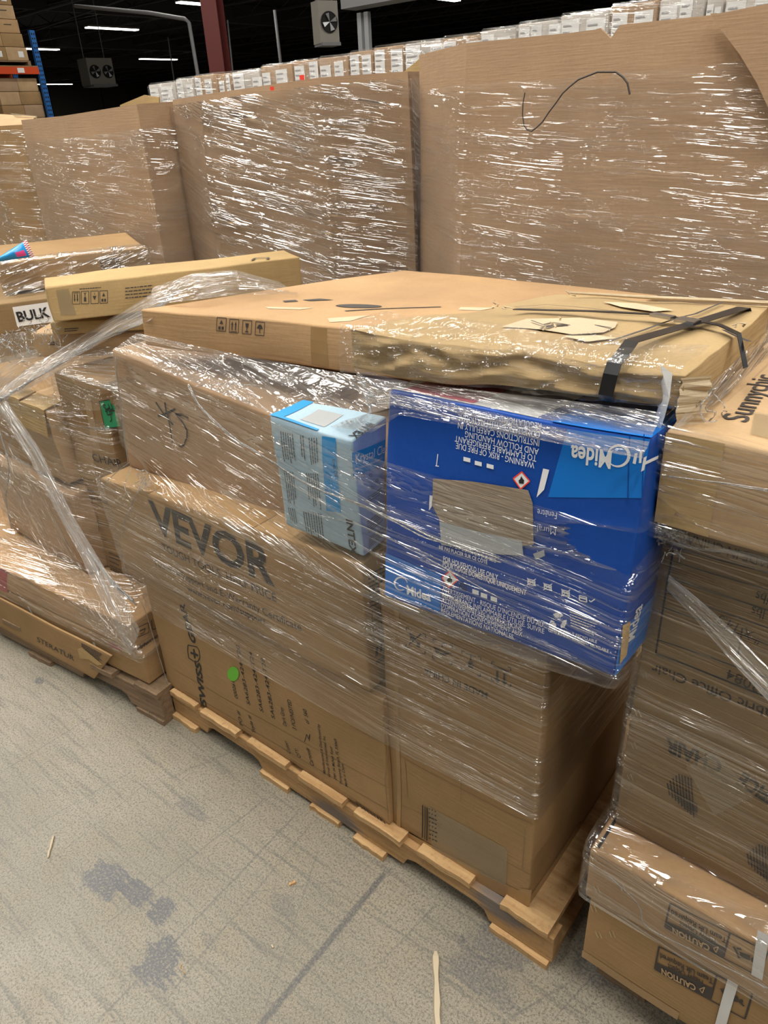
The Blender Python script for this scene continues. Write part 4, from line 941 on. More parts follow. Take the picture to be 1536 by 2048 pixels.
for (x, y) in ((903, 1154), (1049, 956)): i1.quad((x, y - 16), (x + 16, y + 2), (x - 2, y + 17), (x - 17, y - 3), 2)
i1.done('white_lettering')
i1 = Ink(md, 'front', 'ink_bright_red', .0018)
for (x, y) in ((903, 1154), (1049, 956)): i1.line([(x, y - 16), (x + 16, y + 2), (x - 2, y + 17), (x - 17, y - 3), (x, y - 16)], .0018)
i1.done('hazard_frame')
i1 = Ink(md, 'front', 'ink_black', .002)
for (x, y) in ((903, 1154), (1049, 956)): i1.poly([(x - 5, y + 6), (x - 6, y), (x - 3, y - 2), (x - 1, y - 8), (x + 2, y - 3), (x + 5, y), (x + 4, y + 7)])
i1.text('A2L', (921, 1171), (939, 1178), h=.011); i1.done('black_lettering')
i1 = Ink(md, 'front', 'grey_liner', .0022); i1.poly([(871, 957), (950, 960), (1062, 975), (1071, 1000), (1073, 1082), (1040, 1085), (960, 1075), (888, 1046), (870, 1010)]); i1.done('torn_patch', 'torn bare cardboard patch')
i1 = Ink(md, 'front', 'ink_silver', .0028); i1.poly([(884, 1040), (960, 1058), (1050, 1075), (1053, 1104), (1000, 1102), (940, 1092), (887, 1086)]); i1.poly([(1072, 1100), (1094, 1092), (1096, 1104), (1078, 1112)]); i1.done('torn_label')
i1 = Ink(md, 'front', 'box_blue', .0012)
for x0, x1 in ((1260, 1256), (1288, 1284)): i1.line([(x0, 872), (x1, 1010)], .0012)
i1.done('crease')
i1 = Ink(md, 'top', 'ink_white', .0008); i1.quad((.0, .2), (.62, .2), (.62, .98), (.0, .98), 8, True); i1.done('white_label')
i1 = Ink(md, 'top', 'ink_pink', .0014); i1.quad((.05, .3), (.36, .3), (.36, .96), (.05, .96), 8, True); i1.done('pink_label')
i1 = Ink(md, 'top', 'ink_white', .002); i1.text('WARNING', (.33, .4), (.20, .4), h=.01, uvmode=True); i1.text('ATTENTION', (.33, .62), (.10, .62), h=.01, uvmode=True); i1.done('label_lettering')
i1 = Ink(md, 'top', 'ink_cyan', .0008); i1.quad((.68, .1), (1, .1), (1, 1), (.68, 1), 5, True); i1.done('light_blue_panel')
i1 = Ink(md, 'right', 'ink_cyan', .0008); i1.quad((0, .78), (1, .72), (1, 1), (0, 1), 5, True); i1.done('light_blue_panel')
i1 = Ink(md, 'right', 'ink_white', .0016); i1.text('Midea', (1264, 1275), (1278, 1205), h=.03, bold=.02); i1.text('T', (1308, 932), (1313, 905), h=.05, bold=.03); i1.done('white_lettering')
i1 = Ink(md, 'right', 'kraft_yellow', .002); i1.quad((1244, 1250), (1257, 1240), (1250, 1310), (1236, 1330), 3); i1.done('edge_label')
# ---- clean flat carton: icons, top print
def icon_box(i1, x, y, w_, h_, kind, sl=.09, wd=.0014):
    f = lambda a, b: (x + a * w_ / 2, y + b * h_ / 2 + sl * a * w_ / 2)
    i1.line([f(-1, -1), f(1, -1), f(1, 1), f(-1, 1), f(-1, -1)], wd)
    if kind == 'up': 
        for a in (-.4, .35): i1.line([f(a, .6), f(a, -.3)], wd * 1.8); i1.poly([f(a - .25, -.2), f(a, -.7), f(a + .25, -.2)])
        i1.line([f(-.7, .8), f(.7, .8)], wd)
    if kind == 'down':
        for a in (-.4, .35): i1.line([f(a, -.6), f(a, .3)], wd * 1.8); i1.poly([f(a - .25, .2), f(a, .7), f(a + .25, .2)])
        i1.line([f(-.7, -.8), f(.7, -.8)], wd)
    if kind == 'glass': i1.poly([f(-.4, -.6), f(.4, -.6), f(.25, .0), f(-.25, .0)]); i1.line([f(0, 0), f(0, .6)], wd * 1.5); i1.line([f(-.35, .65), f(.35, .65)], wd * 1.5)
    if kind == 'umbrella': i1.poly([f(-.7, .0), f(-.4, -.5), f(0, -.65), f(.4, -.5), f(.7, 0)]); i1.line([f(0, -.1), f(0, .6), f(.2, .65)], wd * 1.3)
    if kind == 'bottle': i1.poly([f(-.3, .65), f(-.3, .1), f(0, -.3), f(.3, .1), f(.3, .65)]); i1.line([f(0, -.3), f(0, -.65)], wd * 1.5); i1.line([f(-.35, -.7), f(.35, -.7)], wd)
    if kind == 'heart': i1.poly([f(-.5, -.2), f(.5, -.2), f(0, .45)]); i1.line([f(0, -.7), f(0, -.4)], wd)
    if kind == 'stack': i1.poly([f(-.4, -.1), f(.4, -.1), f(0, -.7)]); i1.quad(f(-.6, .3), f(-.1, .3), f(-.1, .75), f(-.6, .75), 1); i1.quad(f(.1, .3), f(.6, .3), f(.6, .75), f(.1, .75), 1)
i1 = Ink(f1, 'front', 'ink_soft')
for x, y, k in ((442, 649, 'stack'), (467, 653, 'up'), (493, 656, 'glass'), (519, 659, 'umbrella')): icon_box(i1, x, y, 18, 26, k)
i1.done('printed_lettering')
i1 = Ink(f1, 'top', 'ink_soft'); i1.disc((717, 612), 46, 3.6, 20)
i1.quad((564, 604), (590, 602), (596, 605), (568, 607), 1); i1.quad((604, 602), (640, 599), (668, 601), (620, 604), 1); i1.line([(690, 622), (760, 617), (880, 612)], .006); i1.done('printed_lettering')
i1 = Ink(f1, 'top', 'torn_liner', .0008); i1.poly([(528, 616), (628, 617), (600, 621), (535, 620)]); i1.poly([(655, 637), (740, 630), (700, 642), (660, 645)]); i1.poly([(920, 612), (990, 614), (960, 620), (915, 618)]); i1.done('scuffed_patch')
i1 = Ink(f1, 'front', 'pack_tape', .0007); i1.quad((622, 654), (655, 657), (660, 735), (625, 728), 3); i1.done('brown_tape')
# ---- crumpled flat carton: straps, tears, tape
def on_top(x, y, z=F2z + .006): return hz(x, y, z)
def strap(name, P, wd, mat, parent, side):
    P = [np.array(p) for p in P]; V, Fc = [], []; side = np.array(side) / np.linalg.norm(side)
    for i, p in enumerate(P):
        V += [p - side * wd / 2, p + side * wd / 2]
    Fc = [(2 * i, 2 * i + 1, 2 * i + 3, 2 * i + 2) for i in range(len(P) - 1)]
    o = link(name, V, Fc, mat, parent); sd = o.modifiers.new('s', 'SOLIDIFY'); sd.thickness = .0012; sd.offset = 0; return o
xs_ = hy(1228, 720, .86)[0]; p0 = hz(1488, 615, F2z + .004); p1 = hz(1262, 694, F2z + .006); yF = (F2F[0][1] + F2F[1][1]) / 2 - .006
pe = on_top(1228, 705); fbot = hy(1215, 793, pe[1] - .018)
strap('strap', [p0 + (p0 - p1) * .1 - [0, 0, .03], p0, (p0 + p1) / 2 + [0, 0, .003], p1 + [0, 0, .008], np.array([xs_, .884, 1.279]), np.array([xs_, .862, 1.274]), np.array([xs_, .854, 1.262]), np.array([xs_ - .003, .852, 1.235]), np.array([xs_ - .006, .868, 1.222]), np.array([xs_ - .006, .91, 1.220])], .019, 'strap_black', f2.o, (1, -.03, 0))
p2 = [on_top(x, y, F2z + .008) for x, y in ((1030, 618), (1090, 620), (1180, 622), (1300, 628), (1352, 636), (1395, 641), (1440, 650), (1478, 668), (1500, 690))]
p2[-1] = p2[-1] - [0, 0, .03]
strap('strap', p2, .010, 'strap_black', f2.o, (.25, 1, 0))
link('strap_buckle', *obox(on_top(1375, 641, F2z + .010), (nz([1, -.2, 0]), nz([.2, 1, 0]), [0, 0, 1]), (.03, .022, .004)), 'steel', f2.o)
link('strap_buckle', *obox(on_top(1325, 632, F2z + .010), (nz([1, -.25, 0]), nz([.25, 1, 0]), [0, 0, 1]), (.035, .014, .004)), 'steel', f2.o)
i1 = Ink(f2, 'top', 'torn_liner', .003)
i1.poly([(1000, 655), (1055, 643), (1110, 640), (1160, 637), (1238, 645), (1232, 655), (1210, 664), (1150, 668), (1085, 662)]); i1.poly([(1205, 612), (1270, 610), (1352, 620), (1310, 624), (1240, 618)]); i1.poly([(1130, 672), (1200, 668), (1235, 674), (1180, 678)]); i1.done('torn_patch')
i1 = Ink(f2, 'top', 'ink_soft', .005)
i1.line([(1065, 648), (1090, 655), (1110, 650), (1150, 652), (1190, 650), (1225, 658)], .003); i1.line([(1085, 663), (1110, 655), (1140, 653)], .004); i1.line([(1220, 682), (1290, 662), (1356, 642), (1395, 630), (1452, 612)], .0035); i1.line([(1450, 662), (1475, 672), (1498, 690)], .006); i1.line([(1030, 618), (1300, 629), (1370, 641)], .002); i1.done('tear_crack')
rnd = random.Random(8); pr = []
for (x, y) in ((986, 616), (995, 612), (1004, 618), (992, 607), (1012, 615), (1120, 640), (1100, 650), (1112, 654), (1470, 655), (1486, 652), (1085, 660), (1140, 588), (1150, 592)):
    p = on_top(x, y, F2z + .01); pr.append(tube([p, p + [rnd.uniform(-.006, .006), rnd.uniform(-.004, .004), rnd.uniform(.001, .005)], p + [rnd.uniform(-.012, .012), 0, rnd.uniform(0, .006)]], [.002, .0015, .0006], 4))
link('torn_fibres', *join(pr), 'torn_liner', f2.o)
# torn front right corner
V = [F2C[1] + np.array(d_) for d_ in ((-.03, -.004, .006), (-.012, -.012, .0), (-.01, -.016, -.03), (-.014, -.012, -.055), (-.02, -.01, -.085), (-.03, .0, -.07), (-.024, -.004, -.03))]
link('torn_liner_edge', V, [(0, 1, 2, 6), (2, 3, 5, 6), (3, 4, 5)], 'label_white', f2.o)
n_ = 14; V = []
for i in range(n_):
    z = F2C[1][2] - .005 - .09 * i / (n_ - 1); V += [F2C[1] * [1, 1, 0] + np.array([-.004 + .004 * rnd.random(), -.010 + .006 * rnd.random(), z]), F2C[1] * [1, 1, 0] + np.array([.022 + .006 * rnd.random(), .018 + .006 * rnd.random(), z])]
link('torn_ply', V, [(2 * i, 2 * i + 1, 2 * i + 3, 2 * i + 2) for i in range(n_ - 1)], 'torn_liner', f2.o)
# clear packing film over its front edge
pa = [F2C[0] + [.0, 0, 0], F2C[1] + [.03, 0, 0]]; P = []
for i in range(60):
    f = i / 59; top = F2C[0] * (1 - f) + F2C[1] * f; bot = F2C[3] * (1 - f) + F2C[2] * f; row = []
    for j in range(30):
        g = j / 29
        if g < .45: p = top + np.array([0, .10 * (1 - g / .45) * (1 + .4 * noise.noise(Vector((f * 6, 1, 2)))) - .012, .012])
        else: p = top + (bot - top) * ((g - .45) / .55) * .98 + np.array([0, -.016, .010 * (1 - (g - .45) / .55)])
        row.append(p + nv(p, 22, 3) * .005)
    P.append(row)
P = np.array(P); UV = np.zeros((60, 30, 2)); UV[:, :, 0] = np.linspace(0, .55, 60)[:, None]; UV[:, :, 1] = np.linspace(0, .2, 30)[None, :]
film('film_crinkle', .03, .07, gloss=.6, vs=30, us=16, bump=.8)
sheet('clear_film', P, UV, 'film_crinkle', f2.o, wr=.003, fu=12, fv=30, seed=4)
# raised rear edge of the crumpled carton
P0 = [hz(1138, 590, F2z + .004), hz(1300, 600, F2z), hz(1440, 606, F2z), hz(1560, 612, F2z + .004)]
link('folded_rim', *join([tube([p + [0, 0, .004] for p in P0], [.002, .003, .003, .003], 6)]), 'torn_liner', f2.o)

# ================================================================== RIGHT PALLET LOAD
Yb = .852
bt = rbox(hy(1168, 1885, Yb)[0], .62, Yb, 1.75, .125, .305)
bs = Carton('carton', bt, 'kraft_mid', 'wide brown tray carton with a caution label, bottom of the near corner load', seed=11, amp=.003, bulge=.004, n=22)
bl_ = rbox(hy(1168, 1885, Yb)[0] - .008, .63, Yb - .008, 1.76, .312, .436)
ld_ = Carton('carton', bl_, 'kraft_warm', 'wide stapled lid carton under the office chair carton, with its own caution label', seed=12, amp=.003, bulge=.003, n=22)
# note: lid rests on the tray
oc = Carton('carton', rbox(hy(1231, 1633, .915)[0], .55, .915, 1.5, .441, 1.062), 'kraft_dark', 'tall brown office chair carton upside down, in the near corner load', seed=13, amp=.004, bulge=.006, n=24)
sn = Carton('carton', rbox(hy(1322, 940, .865)[0], .42, .865, 1.55, 1.07, 1.2), 'kraft_light', 'flat brown carton with black lettering lying on the office chair carton', seed=14, amp=.004, bulge=.003, n=20)
# caution labels
def caution(c_, o_, TL, MT, TR, BR, MB, BL, b0_, b1_, b2_, b3_, lines):
    i1 = Ink(c_, 'front', 'ink_soft', .0014)
    i1.line([TL, TR, BR, BL, TL], .003); i1.line([MT, MB], .003)
    i1.quad(b0_, b1_, b2_, b3_, 4)
    for s_, a, b in lines: i1.text(s_, a, b, h=.0135, bold=.02)
    i1.done('caution_label')
i1 = None
caution(ld_, 0, (1341, 1806), (1460, 1864), (1536, 1901), (1521, 1950), (1447, 1913), (1329, 1854), (1332, 1840), (1453, 1893), (1447, 1913), (1329, 1854), (('Team Lift Required', (1454, 1874), (1343, 1818)), ('Heavy Object', (1432, 1876), (1359, 1840))))
Ink(ld_, 'front', 'kraft_light', .003).text('CAUTION', (1420, 1887), (1345, 1852), h=.014, bold=.03).line([(1438, 1889), (1428, 1892), (1433, 1901), (1438, 1889)], .0015).done('caution_lettering')
caution(bs, 0, (1320, 1891), (1434, 1949), (1505, 1986), (1491, 2035), (1422, 1994), (1311, 1933), (1315, 1920), (1428, 1974), (1422, 1994), (1311, 1933), (('Team Lift Required', (1427, 1956), (1322, 1903)), ('Heavy Object', (1407, 1958), (1337, 1923))))
Ink(bs, 'front', 'kraft_light', .003).text('CAUTION', (1393, 1965), (1325, 1930), h=.014, bold=.03).line([(1411, 1969), (1401, 1972), (1406, 1980), (1411, 1969)], .0015).done('caution_lettering')
def lifter(c_, x, y):
    i1 = Ink(c_, 'front', 'ink_soft', .002); i1.poly([(x - 10, y - 6), (x + 12, y + 2), (x + 12, y + 12), (x - 8, y + 6)]); i1.line([(x - 22, y - 16), (x - 14, y - 2), (x - 10, y + 8)], .004); i1.disc((x + 18, y + 10), 4, 4); i1.line([(x + 14, y + 10), (x + 24, y + 20)], .004); i1.line([(x - 16, y - 12), (x - 6, y - 10)], .004); i1.done('lifting_pictogram')
lifter(ld_, 1490, 1905); lifter(bs, 1465, 1990)
def staples(c_, pts):
    pr = []
    for (x, y) in pts:
        for dx in (-3.5, 3.5):
            a = c_.surf('front', *c_.uv('front', x + dx - 2.5, y - 6), .002); b = c_.surf('front', *c_.uv('front', x + dx + 2.5, y + 6), .002); pr.append(tube([a, b], .0008, 4))
    link('staples', *join(pr), 'staple', c_.o)
staples(ld_, ((1188, 1714), (1194, 1778), (1246, 1775))); staples(bs, ((1188, 1815), (1199, 1867), (1226, 1865)))
staples(oc, ((1288, 1348), (1277, 1425), (1270, 1490), (1262, 1553)))
i1 = Ink(ld_, 'top', 'pack_tape', .0012); i1.quad((.36, .8), (.44, .8), (.44, 1), (.36, 1), 4, True); i1.done('brown_tape')
i1 = Ink(ld_, 'top', 'ink_black', .0006); i1.line([(.012, .99), (.012, .3)], .005, True); i1.done('lid_gap')
i1 = Ink(bs, 'front', 'pack_tape', .0012); i1.quad((.0, .88), (.2, .86), (.2, 1), (0, 1), 5, True); i1.done('brown_tape')
# white plastic strap round the tray and lid
def fstrap(c_, L, wd, mat='strap_white'):
    i1 = Ink(c_, 'front', mat, .003); i1.line(L, wd); i1.done('strap')
fstrap(ld_, [(1528, 1862), (1516, 1950)], .016); fstrap(bs, [(1470, 1950), (1440, 2050)], .016)
# office chair carton
i1 = Ink(oc, 'front', 'ink_black', .0016)
i1.line([(1347, 1094), (1311, 1307)], .0028); i1.line([(1311, 1307), (1600, 1413)], .0028)
for a, b in (((1350, 1095), (1600, 1158)), ((1346, 1121), (1600, 1196)), ((1340, 1154), (1600, 1240)), ((1334, 1184), (1600, 1276)), ((1329, 1214), (1600, 1308)), ((1316, 1279), (1600, 1373))): i1.line([a, b], .002)
i1.line([(1488, 1255), (1478, 1310)], .002)
for s_, a, b, h, bo in (('Fabric Office Chair', (1560, 1420), (1304, 1327), .017, .01), ('X-3084', (1560, 1380), (1457, 1336), .017, .005), ('9 lbs', (1556, 1226), (1509, 1211), .017, .0), ('4 lbs', (1566, 1196), (1518, 1180), .017, .0), ('" X 14.5', (1528, 1272), (1444, 1228), .016, .0), ('CHAIR', (1446, 1518), (1334, 1476), .028, .04), ('OFFICE', (1590, 1602), (1487, 1540), .028, .04), ('MADE IN CHINA', (1560, 1118), (1376, 1066), .016, .0)):
    i1.text(s_, a, b, h=h, bold=bo)
for (x0, y0, s_) in ((1336, 1530, 1.0), (1497, 1670, 1.0)):
    for k in range(9):
        i1.line([(x0 + 6 * k, y0 + (34 - 5 * k if k < 4 else 8 + 2 * k)), (x0 + 6 * k + 4, y0 + 58 + 5.5 * k)], .0022)
    for k in range(7):
        i1.line([(x0 + 3 + 5 * k, y0 + 56 + 6.5 * k - 12), (x0 + 60, y0 + 82 + 3 * k - 8 + 3)], .0018)
i1.done('printed_lettering')
i1 = Ink(oc, 'front', 'clear_tape', .0026); i1.quad((1375, 1532), (1432, 1496), (1510, 1588), (1430, 1627), 5); i1.done('clear_tape')
i1 = Ink(sn, 'top', 'ink_soft'); i1.text('Sunnychic', (1493, 849), (1556, 752), h=.030, bold=.01); i1.done('brand_lettering')
i1 = Ink(sn, 'top', 'clear_tape', .002); i1.quad((1508, 830), (1560, 838), (1560, 885), (1500, 872), 4); i1.done('clear_tape')
i1 = Ink(sn, 'front', 'kraft_yellow', .0008); i1.quad((.0, .02), (.10, .02), (.10, .98), (.0, .98), 4, True); i1.done('brown_tape')

# ================================================================== LEFT PALLET LOAD
Yf = .83
lf1 = Carton('flat_carton', turn(rbox(LX1 - 1.35, hz(275, 1316, .235)[0], Yf, 1.75, .124, .231)), 'kraft_mid', 'long flat brown carton with red corner print, lowest on the old pallet', seed=21, amp=.003, bulge=.003, n=24)
lf2 = Carton('flat_carton', turn(rbox(LX1 - 1.35, hz(260, 1248, .33)[0], Yf, 1.75, .237, .328)), 'kraft_warm', 'long flat brown carton lying on the lowest one, its end printed with a boxed symbol', seed=22, amp=.003, bulge=.003, n=24)
i1 = Ink(lf2, 'right', 'ink_soft', .0014); i1.line([(270, 1257), (296, 1245), (298, 1264), (273, 1274), (270, 1257)], .002); i1.line([(278, 1262), (290, 1256), (288, 1264), (280, 1268)], .003); i1.text('CHINA', (318, 1272), (279, 1289), h=.016, bold=.02); i1.line([(302, 1240), (305, 1258), (312, 1256)], .003); i1.done('printed_lettering')
i1 = Ink(lf2, 'front', 'ink_darkred', .0014); i1.quad((-5, 1134), (15, 1140), (16, 1186), (-5, 1178), 2); i1.done('red_print')
i1 = Ink(lf1, 'front', 'ink_darkred', .0014); i1.bars((218, 1282), (246, 1296), (244, 1304), (222, 1292), 2, .6); i1.done('red_print')
i1 = Ink(lf1, 'front', 'ink_soft', .0014); i1.bars((205, 1290), (216, 1312), (222, 1340), (210, 1330), 2, .5, .1, 3); i1.done('printed_lettering')
fstrap(lf1, [(58, 1212), (90, 1268)], .008); fstrap(lf1, [(190, 1283), (212, 1335)], .010)
sN = np.array([math.sin(YAW), -math.cos(YAW), 0]); slC = [hplane(*p, PIV + sN * .022, sN) for p in ((-12, 1192), (222, 1312), (188, 1358), (-12, 1248))]
slip = Carton('slip_sheet', slC + [p - sN * .006 for p in slC], 'kraft_mid', 'thin brown cardboard sheet hanging over the front of the old pallet', cat='sheet', seed=27, amp=.003, bulge=0, n=12, bev=.001)
i1 = Ink(slip, 'front', 'ink_soft', .0014); i1.text('STERATUR', (76, 1283), (148, 1322), h=.022, bold=.0); i1.bars((162, 1285), (206, 1308), (206, 1326), (164, 1302), 6, .6, .2, 3); i1.done('printed_lettering')
i1 = Ink(slip, 'front', 'kraft_yellow', .002); i1.poly([(155, 1297), (164, 1294), (206, 1328), (196, 1330), (178, 1318), (160, 1316)]); i1.done('torn_patch')
Yc = .975
ch = Carton('carton', rbox(hy(108, 745, Yc)[0], -1.775, Yc, 1.5, .333, .968), 'kraft_mid', 'tall brown chair carton with a green label, half hidden by the middle load', seed=23, amp=.004, bulge=.006, n=22)
i1 = Ink(ch, 'front', 'label_green', .002); i1.poly([(201, 802), (222, 798), (224, 806), (233, 810), (244, 851), (213, 856)]); i1.done('green_label')
i1 = Ink(ch, 'front', 'ink_black', .0034)
i1.text('TPS', (228, 805), (208, 808), h=.022, bold=.0); i1.line([(214, 818), (222, 815), (227, 826), (218, 829), (214, 818)], .003); i1.line([(228, 815), (222, 822), (226, 838), (223, 842)], .003)
i1.line([(201, 802), (222, 798)], .002); i1.line([(233, 810), (244, 851), (213, 856), (201, 802)], .002)
i1.text('CHAIR', (194, 921), (250, 936), h=.026, bold=.012)
for s_, a, b in (('Product Name:', (146, 972), (196, 987)), ('Chenille Fabric', (164, 990), (222, 1008))): i1.text(s_, a, b, h=.014)
for a, b in (((150, 992), (260, 1030)), ((158, 1030), (262, 1066)), ((160, 1062), (264, 1098)), ((163, 1090), (264, 1128)), ((196, 1022), (210, 1190))): i1.line([a, b], .0016)
i1.bars((220, 1100), (245, 1110), (255, 1180), (225, 1165), 8, .3, .4, 3)
i1.done('printed_lettering')
i1 = Ink(ch, 'front', 'kraft_light', .001); i1.quad((170, 790), (182, 790), (205, 900), (192, 900), 4); i1.quad((150, 900), (187, 868), (196, 960), (160, 955), 3); i1.done('tape_scar')
Yl = .935
L2x0, L2x1 = hy(48, 865, Yl)[0] - .02, hy(122, 880, Yl)[0]
zt2 = .86; zb2 = .628
l2 = Carton('carton', rbox(L2x0, min(L2x1, hy(108, 745, Yc)[0] - .012), Yl, 1.45, zb2, zt2), 'kraft_light', 'crushed brown carton with open frayed flaps, left of the chair carton', seed=24, amp=.012, bulge=-.008, amp2=.004, fr2=18, n=24)
l4 = Carton('carton', rbox(L2x0 - .45, L2x0 - .01, .955, 1.45, .62, .85), 'kraft_mid', 'brown carton at the picture edge beside the crushed one', seed=25, amp=.006, bulge=-.004, n=14)
l3x1 = hy(150, 1070, .90)[0]
l3 = Carton('carton', rbox(L2x0 - .25, min(l3x1, -1.93), .895 if False else .915, 1.3, .333, .612), 'kraft_grey', 'brown carton with a sagging rounded top, below the crushed one', seed=26, amp=.012, bulge=.008, n=24, bev=.012)
if l3.C[1][0] > ch.C[0][0] - .01:
    pass
# flaps of the crushed carton
fz = zt2
for k, (xa, xb, dy, dz_) in enumerate(((0.02, .3, -.012, .012), (.34, .96, -.016, .008))):
    x0_, x1_ = L2x0 + (l2.C[1][0] - L2x0) * xa, L2x0 + (l2.C[1][0] - L2x0) * xb
    V = []; n_ = 12
    for i in range(n_ + 1):
        x = x0_ + (x1_ - x0_) * i / n_; r = .008 * noise.noise(Vector((x * 30, k, 1)))
        V += [(x, Yl - .004 + dy, fz - .07 + r), (x, Yl + dy * .6, fz + dz_ + r * .4), (x, Yl + .05, fz + dz_ + .008)]
    Fc = [q_ for i in range(n_) for q_ in ((3 * i, 3 * i + 3, 3 * i + 4, 3 * i + 1), (3 * i + 1, 3 * i + 4, 3 * i + 5, 3 * i + 2))]
    o = link('frayed_flap', V, Fc, 'kraft_crumpled', l2.o); sd = o.modifiers.new('s', 'SOLIDIFY'); sd.thickness = .004
# upper left things
def along(pts_top, zt, zb, D, name, mat, label, seed, n=16, **kw):
    """carton whose +X side shows; pts_top = photo positions of the near and far upper corners"""
    a, b = hz(*pts_top[0], zt), hz(*pts_top[1], zt); d = nz(b - a); nn = np.array([-d[1], d[0], 0]); nn = nn if nn[0] < 0 else -nn
    C = [a, b, b - [0, 0, zt - zb], a - [0, 0, zt - zb]]; C += [p + nn * D for p in C]
    return Carton(name, C, mat, label, seed=seed, n=n, **kw)
lc = along(((90, 574), (600, 514)), 1.2, 1.105, .16, 'long_carton', 'kraft_yellow', 'long narrow brown carton with arrow and glass symbols, topmost of the left load', 31, n=24, amp=.004)
print('lc', [tuple(np.round(p, 3)) for p in lc.C])
i1 = Ink(lc, 'front', 'ink_soft', .0014)
for x, y, k in ((153, 596, 'down'), (171, 595, 'bottle'), (190, 594, 'heart'), (208, 593, 'stack')): icon_box(i1, x, y, 15, 25, k, -.06)
i1.bars((250, 572), (320, 565), (322, 592), (250, 598), 4, .3, .3, 6); i1.bars((160, 577), (205, 573), (205, 575), (160, 579), 1, .9); i1.done('printed_lettering')
i1 = Ink(lc, 'front', 'clear_tape', .002); i1.quad((112, 580), (138, 577), (153, 630), (122, 632), 3); i1.done('clear_tape')
i1 = Ink(lc, 'front', 'pack_tape', .001); i1.quad((388, 553), (400, 551), (402, 590), (390, 594), 3); i1.done('brown_tape')
i1 = Ink(lc, 'top', 'ink_soft', .003); i1.line([(.80, .85), (.83, .6), (.88, .75), (.86, .95)], .008, True); i1.done('tear_crack')
t1 = along(((-10, 528), (292, 495)), 1.15, 1.045, .55, 'carton', 'kraft_mid', 'wide brown carton with two dark label squares, furthest back on the left load', 32)
i1 = Ink(t1, 'front', 'ink_soft', .0016); i1.bars((200, 522), (236, 517), (240, 542), (207, 549), 7, .6, .05, 3); i1.line([(200, 520), (237, 516), (241, 543), (206, 550), (200, 520)], .004); i1.done('barcode')
tb = along(((-30, 612), (250, 575)), 1.035, .93, .6, 'carton', 'kraft_dark', 'dark brown carton with a big white lettered label, below the furthest back carton', 33)
i1 = Ink(tb, 'front', 'label_white', .002); i1.poly([(25, 614), (120, 600), (128, 640), (34, 653)]); i1.done('white_label')
i1 = Ink(tb, 'front', 'ink_black', .0034); i1.text('BULK', (37, 643), (100, 632), h=.035, bold=.03); i1.done('label_lettering')
yl = along(((100, 645), (300, 634)), 1.085, 1.05, .18, 'flat_carton', 'kraft_yellow', 'thin yellowish flat carton under the long narrow one', 34)
i1 = Ink(yl, 'front', 'ink_soft', .0014); i1.bars((130, 655), (160, 653), (160, 662), (130, 664), 2, .4); i1.bars((240, 662), (285, 658), (285, 664), (240, 668), 2, .4); i1.done('printed_lettering')
ul = along(((60, 668), (300, 660)), 1.045, .975, .30, 'flat_carton', 'kraft_light', 'pale flat carton with small dark print, third layer under the long narrow one', 35)
i1 = Ink(ul, 'front', 'ink_soft', .0014); i1.bars((100, 682), (118, 681), (118, 690), (100, 691), 2, .6); i1.done('printed_lettering')
# blue snack pouch
V, Fc, nn_ = [], [], 16
B0 = [hz(0, 523, 1.165), hz(68, 514, 1.165), hz(68, 514, 1.165), hz(0, 523, 1.165)]
pz = lambda x, y: hplane(x, y, hz(30, 520, 1.17), nz(-np.array([hz(30, 520, 1.17)[0], hz(30, 520, 1.17)[1], -.9])))
cA, cB, cC, cD = pz(-12, 520), pz(53, 479), pz(69, 513), pz(-6, 524)
nrm = nz(np.cross(cC - cD, cA - cD)); nrm = nrm if nrm.dot(EYE - cA) > 0 else -nrm
idx = []
for sd_ in (1, -1):
    for i in range(nn_ + 1):
        for j in range(nn_ + 1):
            a, b = i / nn_, j / nn_; p = (cA * (1 - a) + cB * a) * (1 - b) + (cD * (1 - a) + cC * a) * b
            p = p + nrm * sd_ * .02 * (math.sin(math.pi * a) * math.sin(math.pi * b)) ** .6 + nv(p, 40, sd_) * .003 * math.sin(math.pi * a) * math.sin(math.pi * b); V.append(p)
mi = []
for s_ in range(2):
    for i in range(nn_):
        for j in range(nn_):
            k = s_ * (nn_ + 1) ** 2 + i * (nn_ + 1) + j; f = (k, k + nn_ + 1, k + nn_ + 2, k + 1); Fc.append(f if s_ else f[::-1])
            a, b = (i + .5) / nn_, (j + .5) / nn_
            mi.append(2 + ((i + j) // 1) % 2 if a > .90 else 1 if (abs(a - .68) < .14 and .5 < b < .9) else 0)
bag = tag(link('snack_pouch', V, Fc, None, mats=['bag_blue', 'bag_pink', 'ink_darkred', 'label_white'], midx=mi, smooth=True), 'bright blue and pink snack pouch with a striped end on the furthest back carton', 'pouch')

# ================================================================== FLOOR DEBRIS
def sliver(a, b, wd, th, label, seed, mat='wood_new', name='wood_stick', cat='wood'):
    a, b = np.array(a), np.array(b); d = nz(b - a); s_ = np.array([-d[1], d[0], 0]); V, Fc, n = [], [], 14
    for i in range(n + 1):
        f = i / n; p = a + (b - a) * f; ww = wd * (.75 + .35 * noise.noise(Vector((f * 4, seed, 0)))) * (1 if 0 < i < n else .5)
        for (q, z) in ((-1, 0), (1, 0), (.8, 1), (-.7, 1)): V.append(p + s_ * ww / 2 * q + np.array([0, 0, th * z * (1 if 0 < i < n else .6) + .0005]) + s_ * .002 * noise.noise(Vector((f * 6, 3, seed))))
    for i in range(n):
        for k in range(4): Fc.append((4 * i + k, 4 * i + (k + 1) % 4, 4 * i + 4 + (k + 1) % 4, 4 * i + 4 + k))
    Fc += [(0, 1, 2, 3)[::-1], (4 * n, 4 * n + 1, 4 * n + 2, 4 * n + 3)]
    return tag(link(name, V, Fc, mat), label, cat)
plain('wood_pale', (.50, .42, .30), .7)
